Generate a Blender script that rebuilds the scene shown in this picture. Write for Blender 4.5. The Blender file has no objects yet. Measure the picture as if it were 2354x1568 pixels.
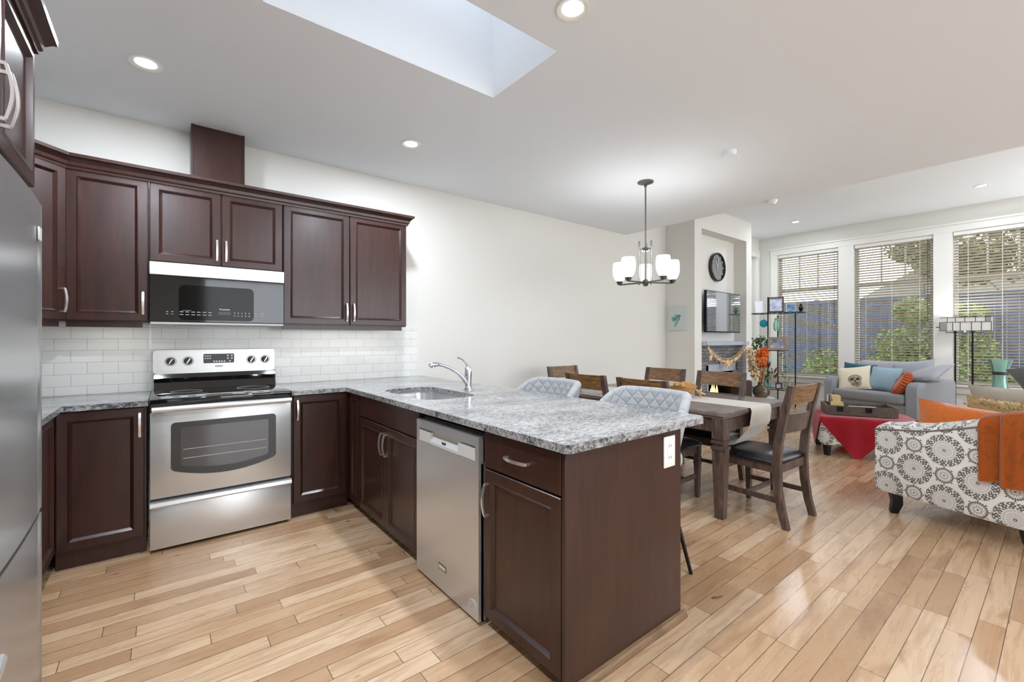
import bpy, bmesh, math, random
from mathutils import Vector, Matrix
from mathutils.geometry import tessellate_polygon
PI = math.pi
random.seed(7)
S = bpy.context.scene
COL = S.collection

# ------------------------------------------------------------------ camera, sky, exposure
cam_d = bpy.data.cameras.new('camera')
cam = bpy.data.objects.new('camera', cam_d); COL.objects.link(cam)
cam.location = (0, 0, 1.278)
cam.rotation_euler = (PI/2, 0, math.radians(-38.379))
cam_d.sensor_width = 36
cam_d.lens = 1014.59/2354*36
cam_d.shift_y = -5.47/2354
cam_d.clip_start = 0.02
S.camera = cam
S.view_settings.view_transform = 'Standard'
S.view_settings.look = 'None'
S.view_settings.gamma = 1
S.view_settings.use_curve_mapping = False
S.view_settings.exposure = 0.14

W = bpy.data.worlds.new('sky'); S.world = W
W.use_nodes = True
_bg = W.node_tree.nodes['Background']
_bg.inputs[0].default_value = (0.92, 0.965, 1.03, 1)
_bg.inputs[1].default_value = 4.4

LAMP = 17.0       # watts of one recessed downlight

def area_light(name, loc, rot, size, power, color=(1, 1, 1), shape='DISK', size_y=None, portal=False, spread=PI):
    l = bpy.data.lights.new(name, 'AREA'); l.shape = shape; l.size = size
    if size_y: l.size_y = size_y
    l.energy = power; l.color = color; l.spread = spread
    if portal: l.cycles.is_portal = True
    o = bpy.data.objects.new(name, l); COL.objects.link(o)
    o.location = loc; o.rotation_euler = rot
    return o

# daylight enters through these openings
area_light('sky_portal', (9.95, 2.0, 1.72), (0, PI/2, 0), 2.5, 1, shape='RECTANGLE', size_y=3.6, portal=True)
area_light('sky_portal', (9.95, -1.6, 1.57), (0, PI/2, 0), 2.95, 1, shape='RECTANGLE', size_y=2.6, portal=True)
area_light('sky_portal', (9.5, 4.14, 1.9), (-PI/2, 0, 0), .5, 1, shape='RECTANGLE', size_y=2.3, portal=True)
area_light('sky_portal', (2.8, -3.32, 1.27), (PI/2, 0, 0), 4.4, 1, shape='RECTANGLE', size_y=2.5, portal=True)
area_light('sky_portal', (7.55, -3.32, 1.55), (PI/2, 0, 0), 3.9, 1, shape='RECTANGLE', size_y=2.9, portal=True)
area_light('sky_portal', (.9, 1.95, 3.62), (0, 0, 0), 1.3, 1, shape='RECTANGLE', size_y=.6, portal=True)

# ------------------------------------------------------------------ colour + material helpers
def lin(c):
    return tuple((x/12.92 if x <= .04045 else ((x+.055)/1.055)**2.4) for x in c)
def C(r, g, b): return lin((r/255, g/255, b/255)) + (1,)

class NT:
    def __init__(s, name):
        s.m = bpy.data.materials.new(name); s.m.use_nodes = True
        s.t = s.m.node_tree; s.p = s.t.nodes['Principled BSDF']
    def n(s, typ, ins=None, out=0, **props):
        nd = s.t.nodes.new('ShaderNode'+typ)
        for k, v in props.items(): setattr(nd, k, v)
        for k, v in (ins or {}).items(): s.set(nd.inputs[k], v)
        return nd.outputs[out]
    def set(s, sock, v):
        if isinstance(v, bpy.types.NodeSocket): s.t.links.new(v, sock)
        else: sock.default_value = v
    def P(s, **kw):
        names = dict(col='Base Color', rough='Roughness', metal='Metallic', norm='Normal', alpha='Alpha', emit='Emission Color',
                     es='Emission Strength', coat='Coat Weight', cr='Coat Roughness', spec='Specular IOR Level', trans='Transmission Weight',
                     ior='IOR', aniso='Anisotropic', sheen='Sheen Weight')
        for k, v in kw.items(): s.set(s.p.inputs[names[k]], v)
        return s
    def m2(s, op, a, b=0.0, c=None):
        d = {0: a, 1: b}
        if c is not None: d[2] = c
        return s.n('Math', d, operation=op)
    def obj(s): return s.n('TexCoord', out=3)
    def uv(s): return s.n('TexCoord', out=2)
    def map(s, v, sc=(1, 1, 1), loc=(0, 0, 0), rot=(0, 0, 0)):
        return s.n('Mapping', {0: v, 1: loc, 2: rot, 3: sc})
    def noise(s, v, scale, detail=4, rough=.55, dist=0, out=0):
        return s.n('TexNoise', {'Vector': v, 'Scale': scale, 'Detail': detail, 'Roughness': rough, 'Distortion': dist}, out=out)
    def ramp(s, f, stops, interp='LINEAR'):
        nd = s.t.nodes.new('ShaderNodeValToRGB'); s.set(nd.inputs[0], f)
        nd.color_ramp.interpolation = interp
        e = nd.color_ramp.elements
        while len(e) < len(stops): e.new(.5)
        for k, (p, c) in enumerate(stops):
            e[k].position = p; e[k].color = c if isinstance(c, tuple) else (c, c, c, 1)
        return nd.outputs[0]
    def mix(s, f, a, b, blend='MIX'):
        nd = s.t.nodes.new('ShaderNodeMix'); nd.data_type = 'RGBA'; nd.blend_type = blend
        s.set(nd.inputs[0], f); s.set(nd.inputs[6], a); s.set(nd.inputs[7], b)
        return nd.outputs[2]
    def bump(s, h, strength=.2, dist=.01):
        return s.n('Bump', {'Height': h, 'Strength': strength, 'Distance': dist})
    def sep(s, v):
        nd = s.t.nodes.new('ShaderNodeSeparateXYZ'); s.set(nd.inputs[0], v); return nd.outputs
    def comb(s, x=0.0, y=0.0, z=0.0): return s.n('CombineXYZ', {0: x, 1: y, 2: z})

def flat(name, col, rough=.5, **kw):
    t = NT(name); t.P(col=col, rough=rough, **kw); return t.m
M = {}
M['wall'] = flat('wall_paint', C(226, 224, 217), .75, spec=.25)
M['ceiling'] = flat('ceiling_paint', C(241, 246, 251), .85, spec=.2)
M['trim'] = flat('white_trim_paint', C(232, 230, 224), .4)
M['black'] = flat('black_plastic', C(16, 16, 17), .35)
M['blackgloss'] = flat('black_glass', C(14, 14, 15), .06, coat=.6, cr=.03)
M['chrome'] = flat('chrome', C(225, 225, 228), .1, metal=1)
M['nickel'] = flat('brushed_nickel', C(232, 224, 218), .24, metal=.85)
M['darknickel'] = flat('dark_pewter_metal', C(120, 118, 116), .32, metal=1)
M['blackmetal'] = flat('black_metal', C(30, 30, 32), .4, metal=.6)
M['whiteplastic'] = flat('white_plastic', C(238, 236, 230), .35)
M['silverplastic'] = flat('silver_plastic', C(205, 205, 202), .4)
M['printwhite'] = flat('white_print', C(225, 225, 222), .5)
M['greyprint'] = flat('grey_print', C(150, 150, 150), .5)
M['darkgreyprint'] = flat('charcoal_print', C(70, 72, 74), .45)
M['teal'] = flat('teal_glaze', C(30, 150, 175), .25)
M['brownfig'] = flat('dark_brown_wood', C(58, 40, 36), .5)

def brushed(name, base, rough, axis):
    t = NT(name); o = t.obj()
    sc = {'x': (2, 180, 180), 'y': (180, 2, 180), 'z': (180, 180, 2)}[axis]
    nz = t.noise(t.map(o, sc), 1.0, 3)
    big = t.noise(o, 2.2, 2)
    t.P(col=t.mix(t.m2('MULTIPLY', nz, .35), base, tuple(x*.8 for x in base[:3])+(1,)), metal=.7,
        rough=rough)
    return t.m
M['steel'] = brushed('stainless_steel', C(214, 214, 212), .3, 'x')
M['steely'] = brushed('stainless_steel_upright', C(212, 212, 211), .28, 'y')
M['steelfridge'] = brushed('dark_stainless_steel', C(168, 168, 167), .26, 'y')
M['steelsink'] = brushed('sink_steel', C(200, 200, 200), .22, 'y')

def cabinet_wood(name, a, b, rough=.3):
    t = NT(name); o = t.obj()
    g = t.noise(t.map(o, (22, 22, 1.6)), 2.0, 3, .5, .4)
    f = t.noise(t.map(o, (90, 90, 5)), 2.0, 3)
    cl = t.noise(o, 3.0, 3)
    wv = t.noise(t.map(o, (9, 9, 2.2)), 1.3, 3, .5, .5)
    col = t.mix(t.ramp(t.m2('ADD', t.m2('MULTIPLY', g, .45), t.m2('MULTIPLY', wv, .55)), [(.32, 0.0), (.68, 1.0)]), a, b)
    col = t.mix(t.m2('MULTIPLY', f, .25), col, tuple(x*.6 for x in a[:3])+(1,))
    t.P(col=col, rough=rough, coat=.15, cr=.2)
    return t.m
M['cab'] = cabinet_wood('espresso_stained_wood', C(43, 22, 17), C(66, 36, 28))

def rustic(name, a, b, c, rough=.42, scale=(3, 40, 40)):
    t = NT(name); o = t.obj()
    g = t.noise(t.map(o, scale), 1.6, 6, .65, 1.5)
    w = t.noise(o, 9, 4)
    col = t.ramp(g, [(.3, a), (.52, b), (.75, c)])
    col = t.mix(t.ramp(w, [(.5, 0.0), (.75, .7)]), col, a)
    t.P(col=col, rough=rough, norm=t.bump(g, .15, .004)); return t.m
M['chairwood'] = rustic('distressed_dark_wood', C(48, 38, 35), C(84, 66, 57), C(126, 100, 80), scale=(30, 30, 3))
M['chairrail'] = rustic('distressed_brown_wood', C(64, 46, 34), C(124, 90, 56), C(176, 126, 68), scale=(3, 40, 40))
M['tablewood'] = rustic('distressed_table_wood', C(84, 73, 70), C(118, 105, 100), C(148, 133, 125), .24, scale=(40, 3, 40))
M['traywood'] = rustic('grey_brown_wood', C(60, 52, 46), C(96, 84, 74), C(125, 110, 96), scale=(4, 40, 40))
M['bowlwood'] = rustic('honey_wood', C(150, 100, 52), C(196, 146, 88), C(222, 180, 126), scale=(4, 30, 30))
M['framewood'] = rustic('driftwood_frame', C(120, 104, 88), C(150, 134, 116), C(172, 158, 140), scale=(20, 20, 20))

def floor_mat():
    t = NT('maple_strip_floor'); x, y, z = t.sep(t.obj())
    BW, L = .0857, 1.7
    yr = t.m2('DIVIDE', y, BW); row = t.m2('FLOOR', yr); fy = t.m2('FRACT', yr)
    ro = t.n('TexWhiteNoise', {'W': row}, noise_dimensions='1D')
    xr = t.m2('DIVIDE', t.m2('ADD', x, t.m2('MULTIPLY', ro, 7.3)), L)
    # uneven board lengths: shift by a second noise of the board index
    col_ = t.m2('FLOOR', xr); fx = t.m2('FRACT', xr)
    half = t.n('TexWhiteNoise', {'Vector': t.comb(row, col_, 3.0)}, noise_dimensions='3D')
    cut = t.m2('ADD', .3, t.m2('MULTIPLY', half, .4))
    sub = t.m2('GREATER_THAN', fx, cut)
    idv = t.comb(row, t.m2('ADD', t.m2('MULTIPLY', col_, 2.0), sub), .5)
    rid = t.n('TexWhiteNoise', {'Vector': idv}, noise_dimensions='3D')
    ridc = t.n('TexWhiteNoise', {'Vector': idv}, noise_dimensions='3D', out=1)
    # seams
    ey = t.m2('MINIMUM', fy, t.m2('SUBTRACT', 1.0, fy)); sy = t.m2('LESS_THAN', t.m2('MULTIPLY', ey, BW), .0013)
    ex = t.m2('MINIMUM', fx, t.m2('SUBTRACT', 1.0, fx)); ex = t.m2('MINIMUM', ex, t.m2('ABSOLUTE', t.m2('SUBTRACT', fx, cut)))
    sx = t.m2('LESS_THAN', t.m2('MULTIPLY', ex, L), .0014)
    seam = t.m2('MAXIMUM', sx, sy)
    off = t.n('VectorMath', {0: ridc, 1: (30, 30, 30)}, operation='MULTIPLY')
    v = t.n('VectorMath', {0: t.comb(t.m2('MULTIPLY', x, 1.5), t.m2('MULTIPLY', y, 15.0), 0.0), 1: off}, operation='ADD')
    g = t.noise(v, 1.3, 6, .62, 1.3)
    fine = t.noise(t.map(v, (1.5, 8, 1)), 3.0, 4)
    knot = t.noise(t.n('VectorMath', {0: t.comb(t.m2('MULTIPLY', x, 1.1), t.m2('MULTIPLY', y, 4.5), 0.0), 1: off}, operation='ADD'), 1.7, 3, .5, .8)
    base = t.ramp(rid, [(0.0, C(168, 133, 100)), (.3, C(188, 154, 119)), (.62, C(201, 169, 134)), (1.0, C(213, 185, 153))])
    col = t.mix(t.ramp(g, [(.28, .7), (.56, 0.0)]), base, C(168, 128, 90))
    col = t.mix(t.ramp(knot, [(.56, 0.0), (.74, .7)]), col, C(140, 100, 66))
    spot = t.noise(t.n('VectorMath', {0: t.comb(t.m2('MULTIPLY', x, 5.0), t.m2('MULTIPLY', y, 9.0), 0.0), 1: off}, operation='ADD'), 2.0, 1, .5)
    col = t.mix(t.ramp(spot, [(.75, 0.0), (.81, .85)]), col, C(84, 54, 36))
    col = t.mix(t.m2('MULTIPLY', fine, .22), col, C(166, 128, 94))
    col = t.mix(t.m2('MULTIPLY', seam, .9), col, C(66, 42, 28))
    t.P(col=col, rough=t.n('MapRange', {0: g, 1: .3, 2: .7, 3: .24, 4: .32}),
        norm=t.bump(t.m2('SUBTRACT', t.m2('MULTIPLY', g, .06), seam), .12, .002), spec=.5, coat=.4, cr=.2)
    return t.m
M['floor'] = floor_mat()

def granite():
    t = NT('speckled_granite'); o = t.obj()
    st = t.map(o, (30, 70, 60), rot=(0, 0, .35))
    n1 = t.noise(st, 1.0, 6, .72, .5)
    n3 = t.noise(t.map(o, (42, 85, 70), rot=(0, 0, .35)), 1.0, 5, .72)
    n2 = t.noise(o, 190, 3, .6)
    big = t.noise(t.map(o, (3, 6, 6), rot=(0, 0, .35)), 1.0, 4)
    sh = t.m2('MULTIPLY', t.m2('SUBTRACT', big, .5), .30)
    col = t.ramp(t.m2('SUBTRACT', n1, sh), [(.36, C(80, 81, 84)), (.46, C(132, 132, 133)), (.56, C(168, 168, 167)), (.7, C(190, 189, 187))])
    dk = t.m2('ADD', n3, sh)
    col = t.mix(t.ramp(dk, [(.53, 0.0), (.61, .92)]), col, C(46, 47, 51))
    col = t.mix(t.ramp(n2, [(.57, 0.0), (.66, .6)]), col, C(84, 84, 88))
    col = t.mix(t.ramp(n2, [(.32, .5), (.42, 0.0)]), col, C(194, 194, 192))
    t.P(col=col, rough=.14, spec=.5); return t.m
M['granite'] = granite()

def tile_mat():
    t = NT('white_subway_tile'); x, y, z = t.sep(t.obj())
    v = t.comb(t.m2('ADD', x, y), t.m2('SUBTRACT', z, .909), 0.0)
    br = t.t.nodes.new('ShaderNodeTexBrick')
    t.set(br.inputs['Vector'], v)
    br.inputs['Color1'].default_value = C(226, 226, 220); br.inputs['Color2'].default_value = C(232, 231, 226)
    br.inputs['Mortar'].default_value = C(176, 175, 170)
    br.inputs['Scale'].default_value = 1; br.inputs['Mortar Size'].default_value = .0013; br.inputs['Mortar Smooth'].default_value = .2
    br.inputs['Brick Width'].default_value = .1535; br.inputs['Row Height'].default_value = .0773
    t.P(col=br.outputs[0], rough=.14, norm=t.bump(br.outputs[1], -.25, .002)); return t.m
M['tile'] = tile_mat()

def fabric(name, col, rough=.85, scale=260, var=.18, sheen=.25):
    t = NT(name); o = t.obj()
    w = t.noise(o, scale, 2); b = t.noise(o, 5, 3)
    c2 = tuple(x*(1-var*2) for x in col[:3])+(1,)
    t.P(col=t.mix(t.m2('MULTIPLY', b, .5), t.mix(t.m2('MULTIPLY', w, .5), col, c2), c2), rough=rough, norm=t.bump(w, .25, .003), sheen=sheen)
    return t.m
M['greyvelvet'] = fabric('grey_velvet', C(146, 148, 152))
M['greycushion'] = fabric('pale_grey_fabric', C(176, 176, 184))
M['blue'] = fabric('pale_blue_satin', C(158, 188, 202), .5)
M['tealknit'] = fabric('teal_knit', C(28, 84, 104), scale=90)
M['orangeknit'] = fabric('rust_knit', C(196, 90, 34), scale=80)
M['beige'] = fabric('beige_linen', C(196, 186, 168))
M['charcoalfab'] = fabric('charcoal_fabric', C(110, 112, 112))
M['whitefab'] = fabric('white_fabric', C(226, 224, 220))
M['runner'] = fabric('cream_runner_cloth', C(222, 213, 198), scale=150)
M['leather'] = flat('black_leather', C(26, 26, 28), .3, coat=.2, cr=.25)
M['fur'] = fabric('tan_shag', C(206, 176, 118), scale=60, var=.25)

def plush(name, a, b):
    t = NT(name); o = t.obj()
    v = t.noise(t.n('VectorMath', {0: o, 1: t.n('VectorMath', {0: t.noise(o, 3, 2, out=1), 1: (.25, .25, .25)}, operation='MULTIPLY')}, operation='ADD'), 11, 2)
    rid = t.m2('ABSOLUTE', t.m2('SUBTRACT', v, .5))
    f = t.ramp(rid, [(.0, 1.0), (.035, 0.0)])
    n = t.noise(o, 200, 2)
    t.P(col=t.mix(f, t.mix(n, a, b), tuple(x*.72 for x in a[:3])+(1,)), rough=.9, sheen=.5, norm=t.bump(t.m2('ADD', t.m2('MULTIPLY', f, -.5), t.m2('MULTIPLY', n, .3)), .4, .01)); return t.m
M['orangeplush'] = plush('burnt_orange_plush', C(218, 116, 32), C(194, 92, 18))

def throw_mat():
    t = NT('red_knit_throw'); x, y, z = t.sep(t.obj())
    n = t.noise(t.comb(x, y, t.m2('MULTIPLY', z, 6.0)), 22, 4)
    t.P(col=t.mix(n, C(228, 30, 56), C(176, 16, 34)), rough=.85, sheen=.5, norm=t.bump(n, .4, .006)); return t.m
M['red'] = throw_mat()

def medallion():
    t = NT('medallion_print_fabric'); o = t.obj(); x, y, z = t.sep(o)
    nx, ny, nz = t.sep(t.n('TexCoord', out=1))
    top = t.m2('GREATER_THAN', t.m2('ABSOLUTE', nz), .75)
    a = t.m2('DIVIDE', t.m2('ADD', x, y), .166)
    b = t.m2('DIVIDE', t.m2('ADD', z, t.m2('MULTIPLY', top, t.m2('SUBTRACT', x, y))), .166)
    def one(da, db):
        s_ = t.m2('ADD', t.m2('MULTIPLY', t.m2('ADD', a, b), .5), da); u_ = t.m2('ADD', t.m2('MULTIPLY', t.m2('SUBTRACT', a, b), .5), db)
        fs = t.m2('SUBTRACT', t.m2('FRACT', s_), .5); fu = t.m2('SUBTRACT', t.m2('FRACT', u_), .5)
        px = t.m2('ADD', fs, fu); py = t.m2('SUBTRACT', fs, fu)
        r = t.m2('SQRT', t.m2('ADD', t.m2('MULTIPLY', px, px), t.m2('MULTIPLY', py, py)))
        return r, t.m2('ARCTAN2', py, px)
    def cosn(th, n, ph=0.0): return t.m2('COSINE', t.m2('ADD', t.m2('MULTIPLY', th, float(n)), ph))
    def band(r, lo, hi): return t.m2('MULTIPLY', t.m2('GREATER_THAN', r, lo), t.m2('LESS_THAN', r, hi))
    # large medallion (radius about .62 of the pitch)
    r, th = one(.1, .35)
    edge = t.m2('ADD', .63, t.m2('MULTIPLY', cosn(th, 26), .022))
    outer = t.m2('MULTIPLY', t.m2('GREATER_THAN', r, .38), t.m2('LESS_THAN', r, edge))
    lace = t.m2('GREATER_THAN', t.m2('ADD', t.m2('MULTIPLY', cosn(th, 26), cosn(r, 44, .4)), t.m2('MULTIPLY', cosn(th, 13, .6), .35)), -.28)
    outer = t.m2('MULTIPLY', outer, lace)
    mid = t.m2('MULTIPLY', band(r, .27, .36), t.m2('GREATER_THAN', t.m2('ADD', cosn(th, 40), cosn(r, 120)), .1))
    spokes = t.m2('MULTIPLY', band(r, .07, .255), t.m2('GREATER_THAN', cosn(th, 24), -.05))
    core = t.m2('MULTIPLY', t.m2('LESS_THAN', r, .06), t.m2('GREATER_THAN', r, .02))
    big = t.m2('MAXIMUM', t.m2('MAXIMUM', outer, t.m2('MULTIPLY', mid, .75)), t.m2('MAXIMUM', t.m2('MULTIPLY', spokes, .55), core))
    r2, th2 = one(.6, .85)
    e2 = t.m2('ADD', .325, t.m2('MULTIPLY', cosn(th2, 8), .035))
    so = t.m2('MULTIPLY', t.m2('MULTIPLY', t.m2('GREATER_THAN', r2, .20), t.m2('LESS_THAN', r2, e2)), t.m2('GREATER_THAN', t.m2('ADD', cosn(th2, 24), cosn(r2, 70)), -.6))
    sm = t.m2('MULTIPLY', band(r2, .08, .16), t.m2('GREATER_THAN', cosn(th2, 14), -.1))
    sc_ = t.m2('LESS_THAN', r2, .035)
    small = t.m2('MAXIMUM', so, t.m2('MAXIMUM', t.m2('MULTIPLY', sm, .8), sc_))
    f = t.m2('MAXIMUM', big, small)
    n = t.noise(o, 300, 2)
    base = t.mix(t.m2('MULTIPLY', n, .3), C(240, 238, 232), C(220, 217, 211))
    t.P(col=t.mix(t.m2('MULTIPLY', f, .92), base, C(92, 90, 85)), rough=.85, norm=t.bump(n, .2, .003)); return t.m
M['medallion'] = medallion()

def quilt():
    t = NT('grey_quilted_fabric'); u, v, w = t.sep(t.uv())
    a = t.m2('FRACT', t.m2('ADD', u, v)); b = t.m2('FRACT', t.m2('SUBTRACT', u, v))
    da = t.m2('MINIMUM', a, t.m2('SUBTRACT', 1.0, a)); db = t.m2('MINIMUM', b, t.m2('SUBTRACT', 1.0, b))
    d = t.m2('MINIMUM', da, db)
    h = t.ramp(d, [(0.0, 0.0), (.10, .55), (.5, 1.0)])
    n = t.noise(t.obj(), 250, 2)
    t.P(col=t.mix(t.m2('MULTIPLY', n, .5), C(166, 167, 168), C(146, 147, 150)), rough=.8, sheen=.3, norm=t.bump(t.m2('ADD', h, t.m2('MULTIPLY', n, .08)), .6, .014)); return t.m
M['quilt'] = quilt()

def skull_pillow():
    t = NT('skull_print_linen'); u, v, w = t.sep(t.uv())
    def ell(cx, cy, rx, ry):
        dx = t.m2('DIVIDE', t.m2('SUBTRACT', u, cx), rx); dy = t.m2('DIVIDE', t.m2('SUBTRACT', v, cy), ry)
        return t.m2('LESS_THAN', t.m2('ADD', t.m2('MULTIPLY', dx, dx), t.m2('MULTIPLY', dy, dy)), 1.0)
    head = t.m2('MAXIMUM', ell(.55, .40, .22, .2), ell(.58, .22, .17, .14))
    holes = t.m2('MAXIMUM', t.m2('MAXIMUM', ell(.47, .40, .055, .05), ell(.64, .40, .055, .05)), t.m2('MAXIMUM', ell(.56, .31, .022, .04), t.m2('MULTIPLY', ell(.58, .2, .11, .05), t.m2('GREATER_THAN', t.m2('SINE', t.m2('MULTIPLY', u, 190.0)), 0.0))))
    n = t.noise(t.uv(), 14, 5, .7)
    shade = t.m2('MULTIPLY', head, t.ramp(n, [(.35, .35), (.6, .85)]))
    col = t.mix(shade, C(226, 216, 190), C(96, 78, 58))
    col = t.mix(holes, col, C(48, 36, 28))
    w2 = t.noise(t.obj(), 250, 2)
    t.P(col=col, rough=.85, norm=t.bump(w2, .2, .003)); return t.m
M['skull'] = skull_pillow()

def stone():
    t = NT('stacked_stone'); o = t.obj()
    br = t.t.nodes.new('ShaderNodeTexBrick'); x, y, z = t.sep(o)
    nn = t.noise(o, 6, 3, out=1)
    v = t.n('VectorMath', {0: t.comb(t.m2('ADD', x, y), z, 0.0), 1: t.n('VectorMath', {0: nn, 1: (.05, .05, 0)}, operation='MULTIPLY')}, operation='ADD')
    t.set(br.inputs['Vector'], v); br.inputs['Scale'].default_value = 1
    br.inputs['Brick Width'].default_value = .22; br.inputs['Row Height'].default_value = .055; br.inputs['Mortar Size'].default_value = .004
    br.inputs['Color1'].default_value = C(120, 122, 130); br.inputs['Color2'].default_value = C(158, 154, 146); br.inputs['Mortar'].default_value = C(50, 50, 54)
    n = t.noise(o, 22, 5)
    t.P(col=t.mix(t.m2('MULTIPLY', n, .6), br.outputs[0], C(78, 80, 88)), rough=.8, norm=t.bump(t.m2('SUBTRACT', n, br.outputs[1]), .8, .02)); return t.m
M['stone'] = stone()

def glassy(name, col, rough=.02, alpha=.25):
    t = NT(name)
    tr = t.n('BsdfTransparent', {0: (1, 1, 1, 1)}); gl = t.n('BsdfGlossy', {0: (1, 1, 1, 1), 1: rough})
    df = t.n('BsdfDiffuse', {0: col})
    a = t.n('MixShader', {0: alpha, 1: tr, 2: df})
    fr = t.n('Fresnel', {0: 1.45})
    o = t.n('MixShader', {0: fr, 1: a, 2: gl})
    t.t.links.new(o, t.t.nodes['Material Output'].inputs[0]); return t.m
M['pane'] = glassy('window_glass', (1, 1, 1, 1), .0, 0.0)
M['tealglass'] = glassy('teal_glass', C(150, 215, 200), .05, .4)
M['vaseglass'] = glassy('smoky_glass', C(110, 96, 72), .04, .6)
M['tubeglass'] = glassy('clear_glass', C(235, 235, 235), .05, .15)

def emit(name, col, s):
    t = NT(name); t.P(col=col, emit=col, es=s, rough=.4); return t.m
M['lens'] = emit('lamp_lens', (1, .98, .95, 1), 6)
M['shadeglow'] = emit('frosted_lit_glass', (1, .97, .93, 1), .55)
M['flame'] = emit('flame', (1, .55, .2, 1), 2.2)
def slatmat():
    t = NT('wooden_blind_slat')
    b = t.n('BsdfDiffuse', {0: C(218, 210, 194)}); tr = t.n('BsdfTranslucent', {0: C(190, 160, 116)})
    o = t.n('MixShader', {0: .22, 1: b, 2: tr}); t.t.links.new(o, t.t.nodes['Material Output'].inputs[0]); return t.m
M['slat'] = slatmat()

def noisecol(name, stops, scale, rough=.8, **kw):
    t = NT(name); n = t.noise(t.obj(), scale, 4); t.P(col=t.ramp(n, stops), rough=rough, **kw); return t.m
M['grass'] = noisecol('lawn', [(.3, C(96, 124, 66)), (.7, C(140, 164, 92))], 9)
M['leaf'] = noisecol('bright_leaf', [(.3, C(84, 108, 50)), (.7, C(128, 146, 80))], 4, .6)
M['leafdark'] = noisecol('tree_leaf', [(.3, C(58, 68, 44)), (.7, C(104, 112, 74))], 3, .7)
M['houseleaf'] = noisecol('houseplant_leaf', [(.3, C(36, 78, 34)), (.7, C(92, 140, 66))], 20, .45)
M['bark'] = noisecol('bark', [(.3, C(70, 60, 52)), (.7, C(110, 96, 84))], 20)
M['fence'] = noisecol('blue_grey_fence_stain', [(.3, C(46, 56, 80)), (.7, C(66, 77, 102))], 6, .7)
M['roof'] = noisecol('grey_shingle', [(.3, C(120, 118, 118)), (.7, C(150, 148, 146))], 30)
M['siding'] = flat('grey_siding', C(170, 172, 174), .7)
M['shell'] = noisecol('seashell', [(.3, C(206, 160, 108)), (.6, C(236, 208, 168)), (.8, C(246, 232, 210))], 30, .5)
M['twine'] = flat('twine', C(190, 160, 116), .9)
M['log'] = noisecol('charred_log', [(.3, C(40, 30, 26)), (.7, C(96, 66, 46))], 14, .9)
M['orangeflower'] = noisecol('orange_plume', [(.3, C(226, 100, 30)), (.7, C(244, 150, 70))], 30, .9)
M['creamplume'] = noisecol('cream_plume', [(.3, C(226, 196, 150)), (.7, C(240, 222, 190))], 30, .9)
M['drystem'] = flat('dry_stem', C(176, 142, 96), .9)
M['redpod'] = flat('dark_red_pod', C(104, 26, 30), .7)
M['tealglaze'] = flat('sea_green_glaze', C(96, 160, 150), .3)
M['bluecard'] = noisecol('blue_picture', [(.35, C(60, 110, 160)), (.6, C(160, 190, 214))], 14, .6)
M['photo'] = noisecol('photo_print', [(.3, C(70, 76, 96)), (.5, C(150, 160, 176)), (.62, C(226, 180, 160)), (.75, C(110, 130, 90))], 9, .35)
M['photoblue'] = noisecol('pale_photo_print', [(.3, C(120, 140, 190)), (.55, C(210, 214, 228)), (.75, C(236, 236, 240))], 16, .35)
M['mantel'] = flat('blue_grey_painted_mantel', C(176, 184, 196), .45)
M['tvscreen'] = flat('tv_screen', C(186, 192, 204), .05, metal=.85, coat=1, cr=.02)
M['clockface'] = flat('clock_face', C(110, 114, 118), .1, metal=.5, coat=1, cr=.02)
M['stainglass'] = flat('stained_glass_white', C(224, 222, 216), .35)
M['stainglassgrey'] = flat('stained_glass_grey', C(150, 148, 144), .35)
M['paper'] = flat('white_paper', C(236, 238, 244), .7)
M['wicker'] = noisecol('pale_wood_cutout', [(.3, C(206, 176, 116)), (.7, C(230, 206, 150))], 18, .7)
M['canvas'] = flat('pale_canvas', C(206, 212, 208), .7)
M['birdpaint'] = noisecol('teal_watercolour', [(.3, C(70, 110, 110)), (.55, C(120, 168, 160)), (.75, C(176, 204, 196))], 22, .8)
M['rackchrome'] = flat('oven_rack', C(170, 170, 170), .3, metal=1)
M['ovenglass'] = flat('oven_glass', C(64, 64, 66), .1, coat=.8, cr=.04)
M['ovenframe'] = flat('oven_glass_frame', C(52, 53, 54), .2)
M['shoewood'] = rustic('oak_shoe_moulding', C(96, 72, 48), C(128, 98, 68), C(150, 120, 86), scale=(3, 40, 40))

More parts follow.
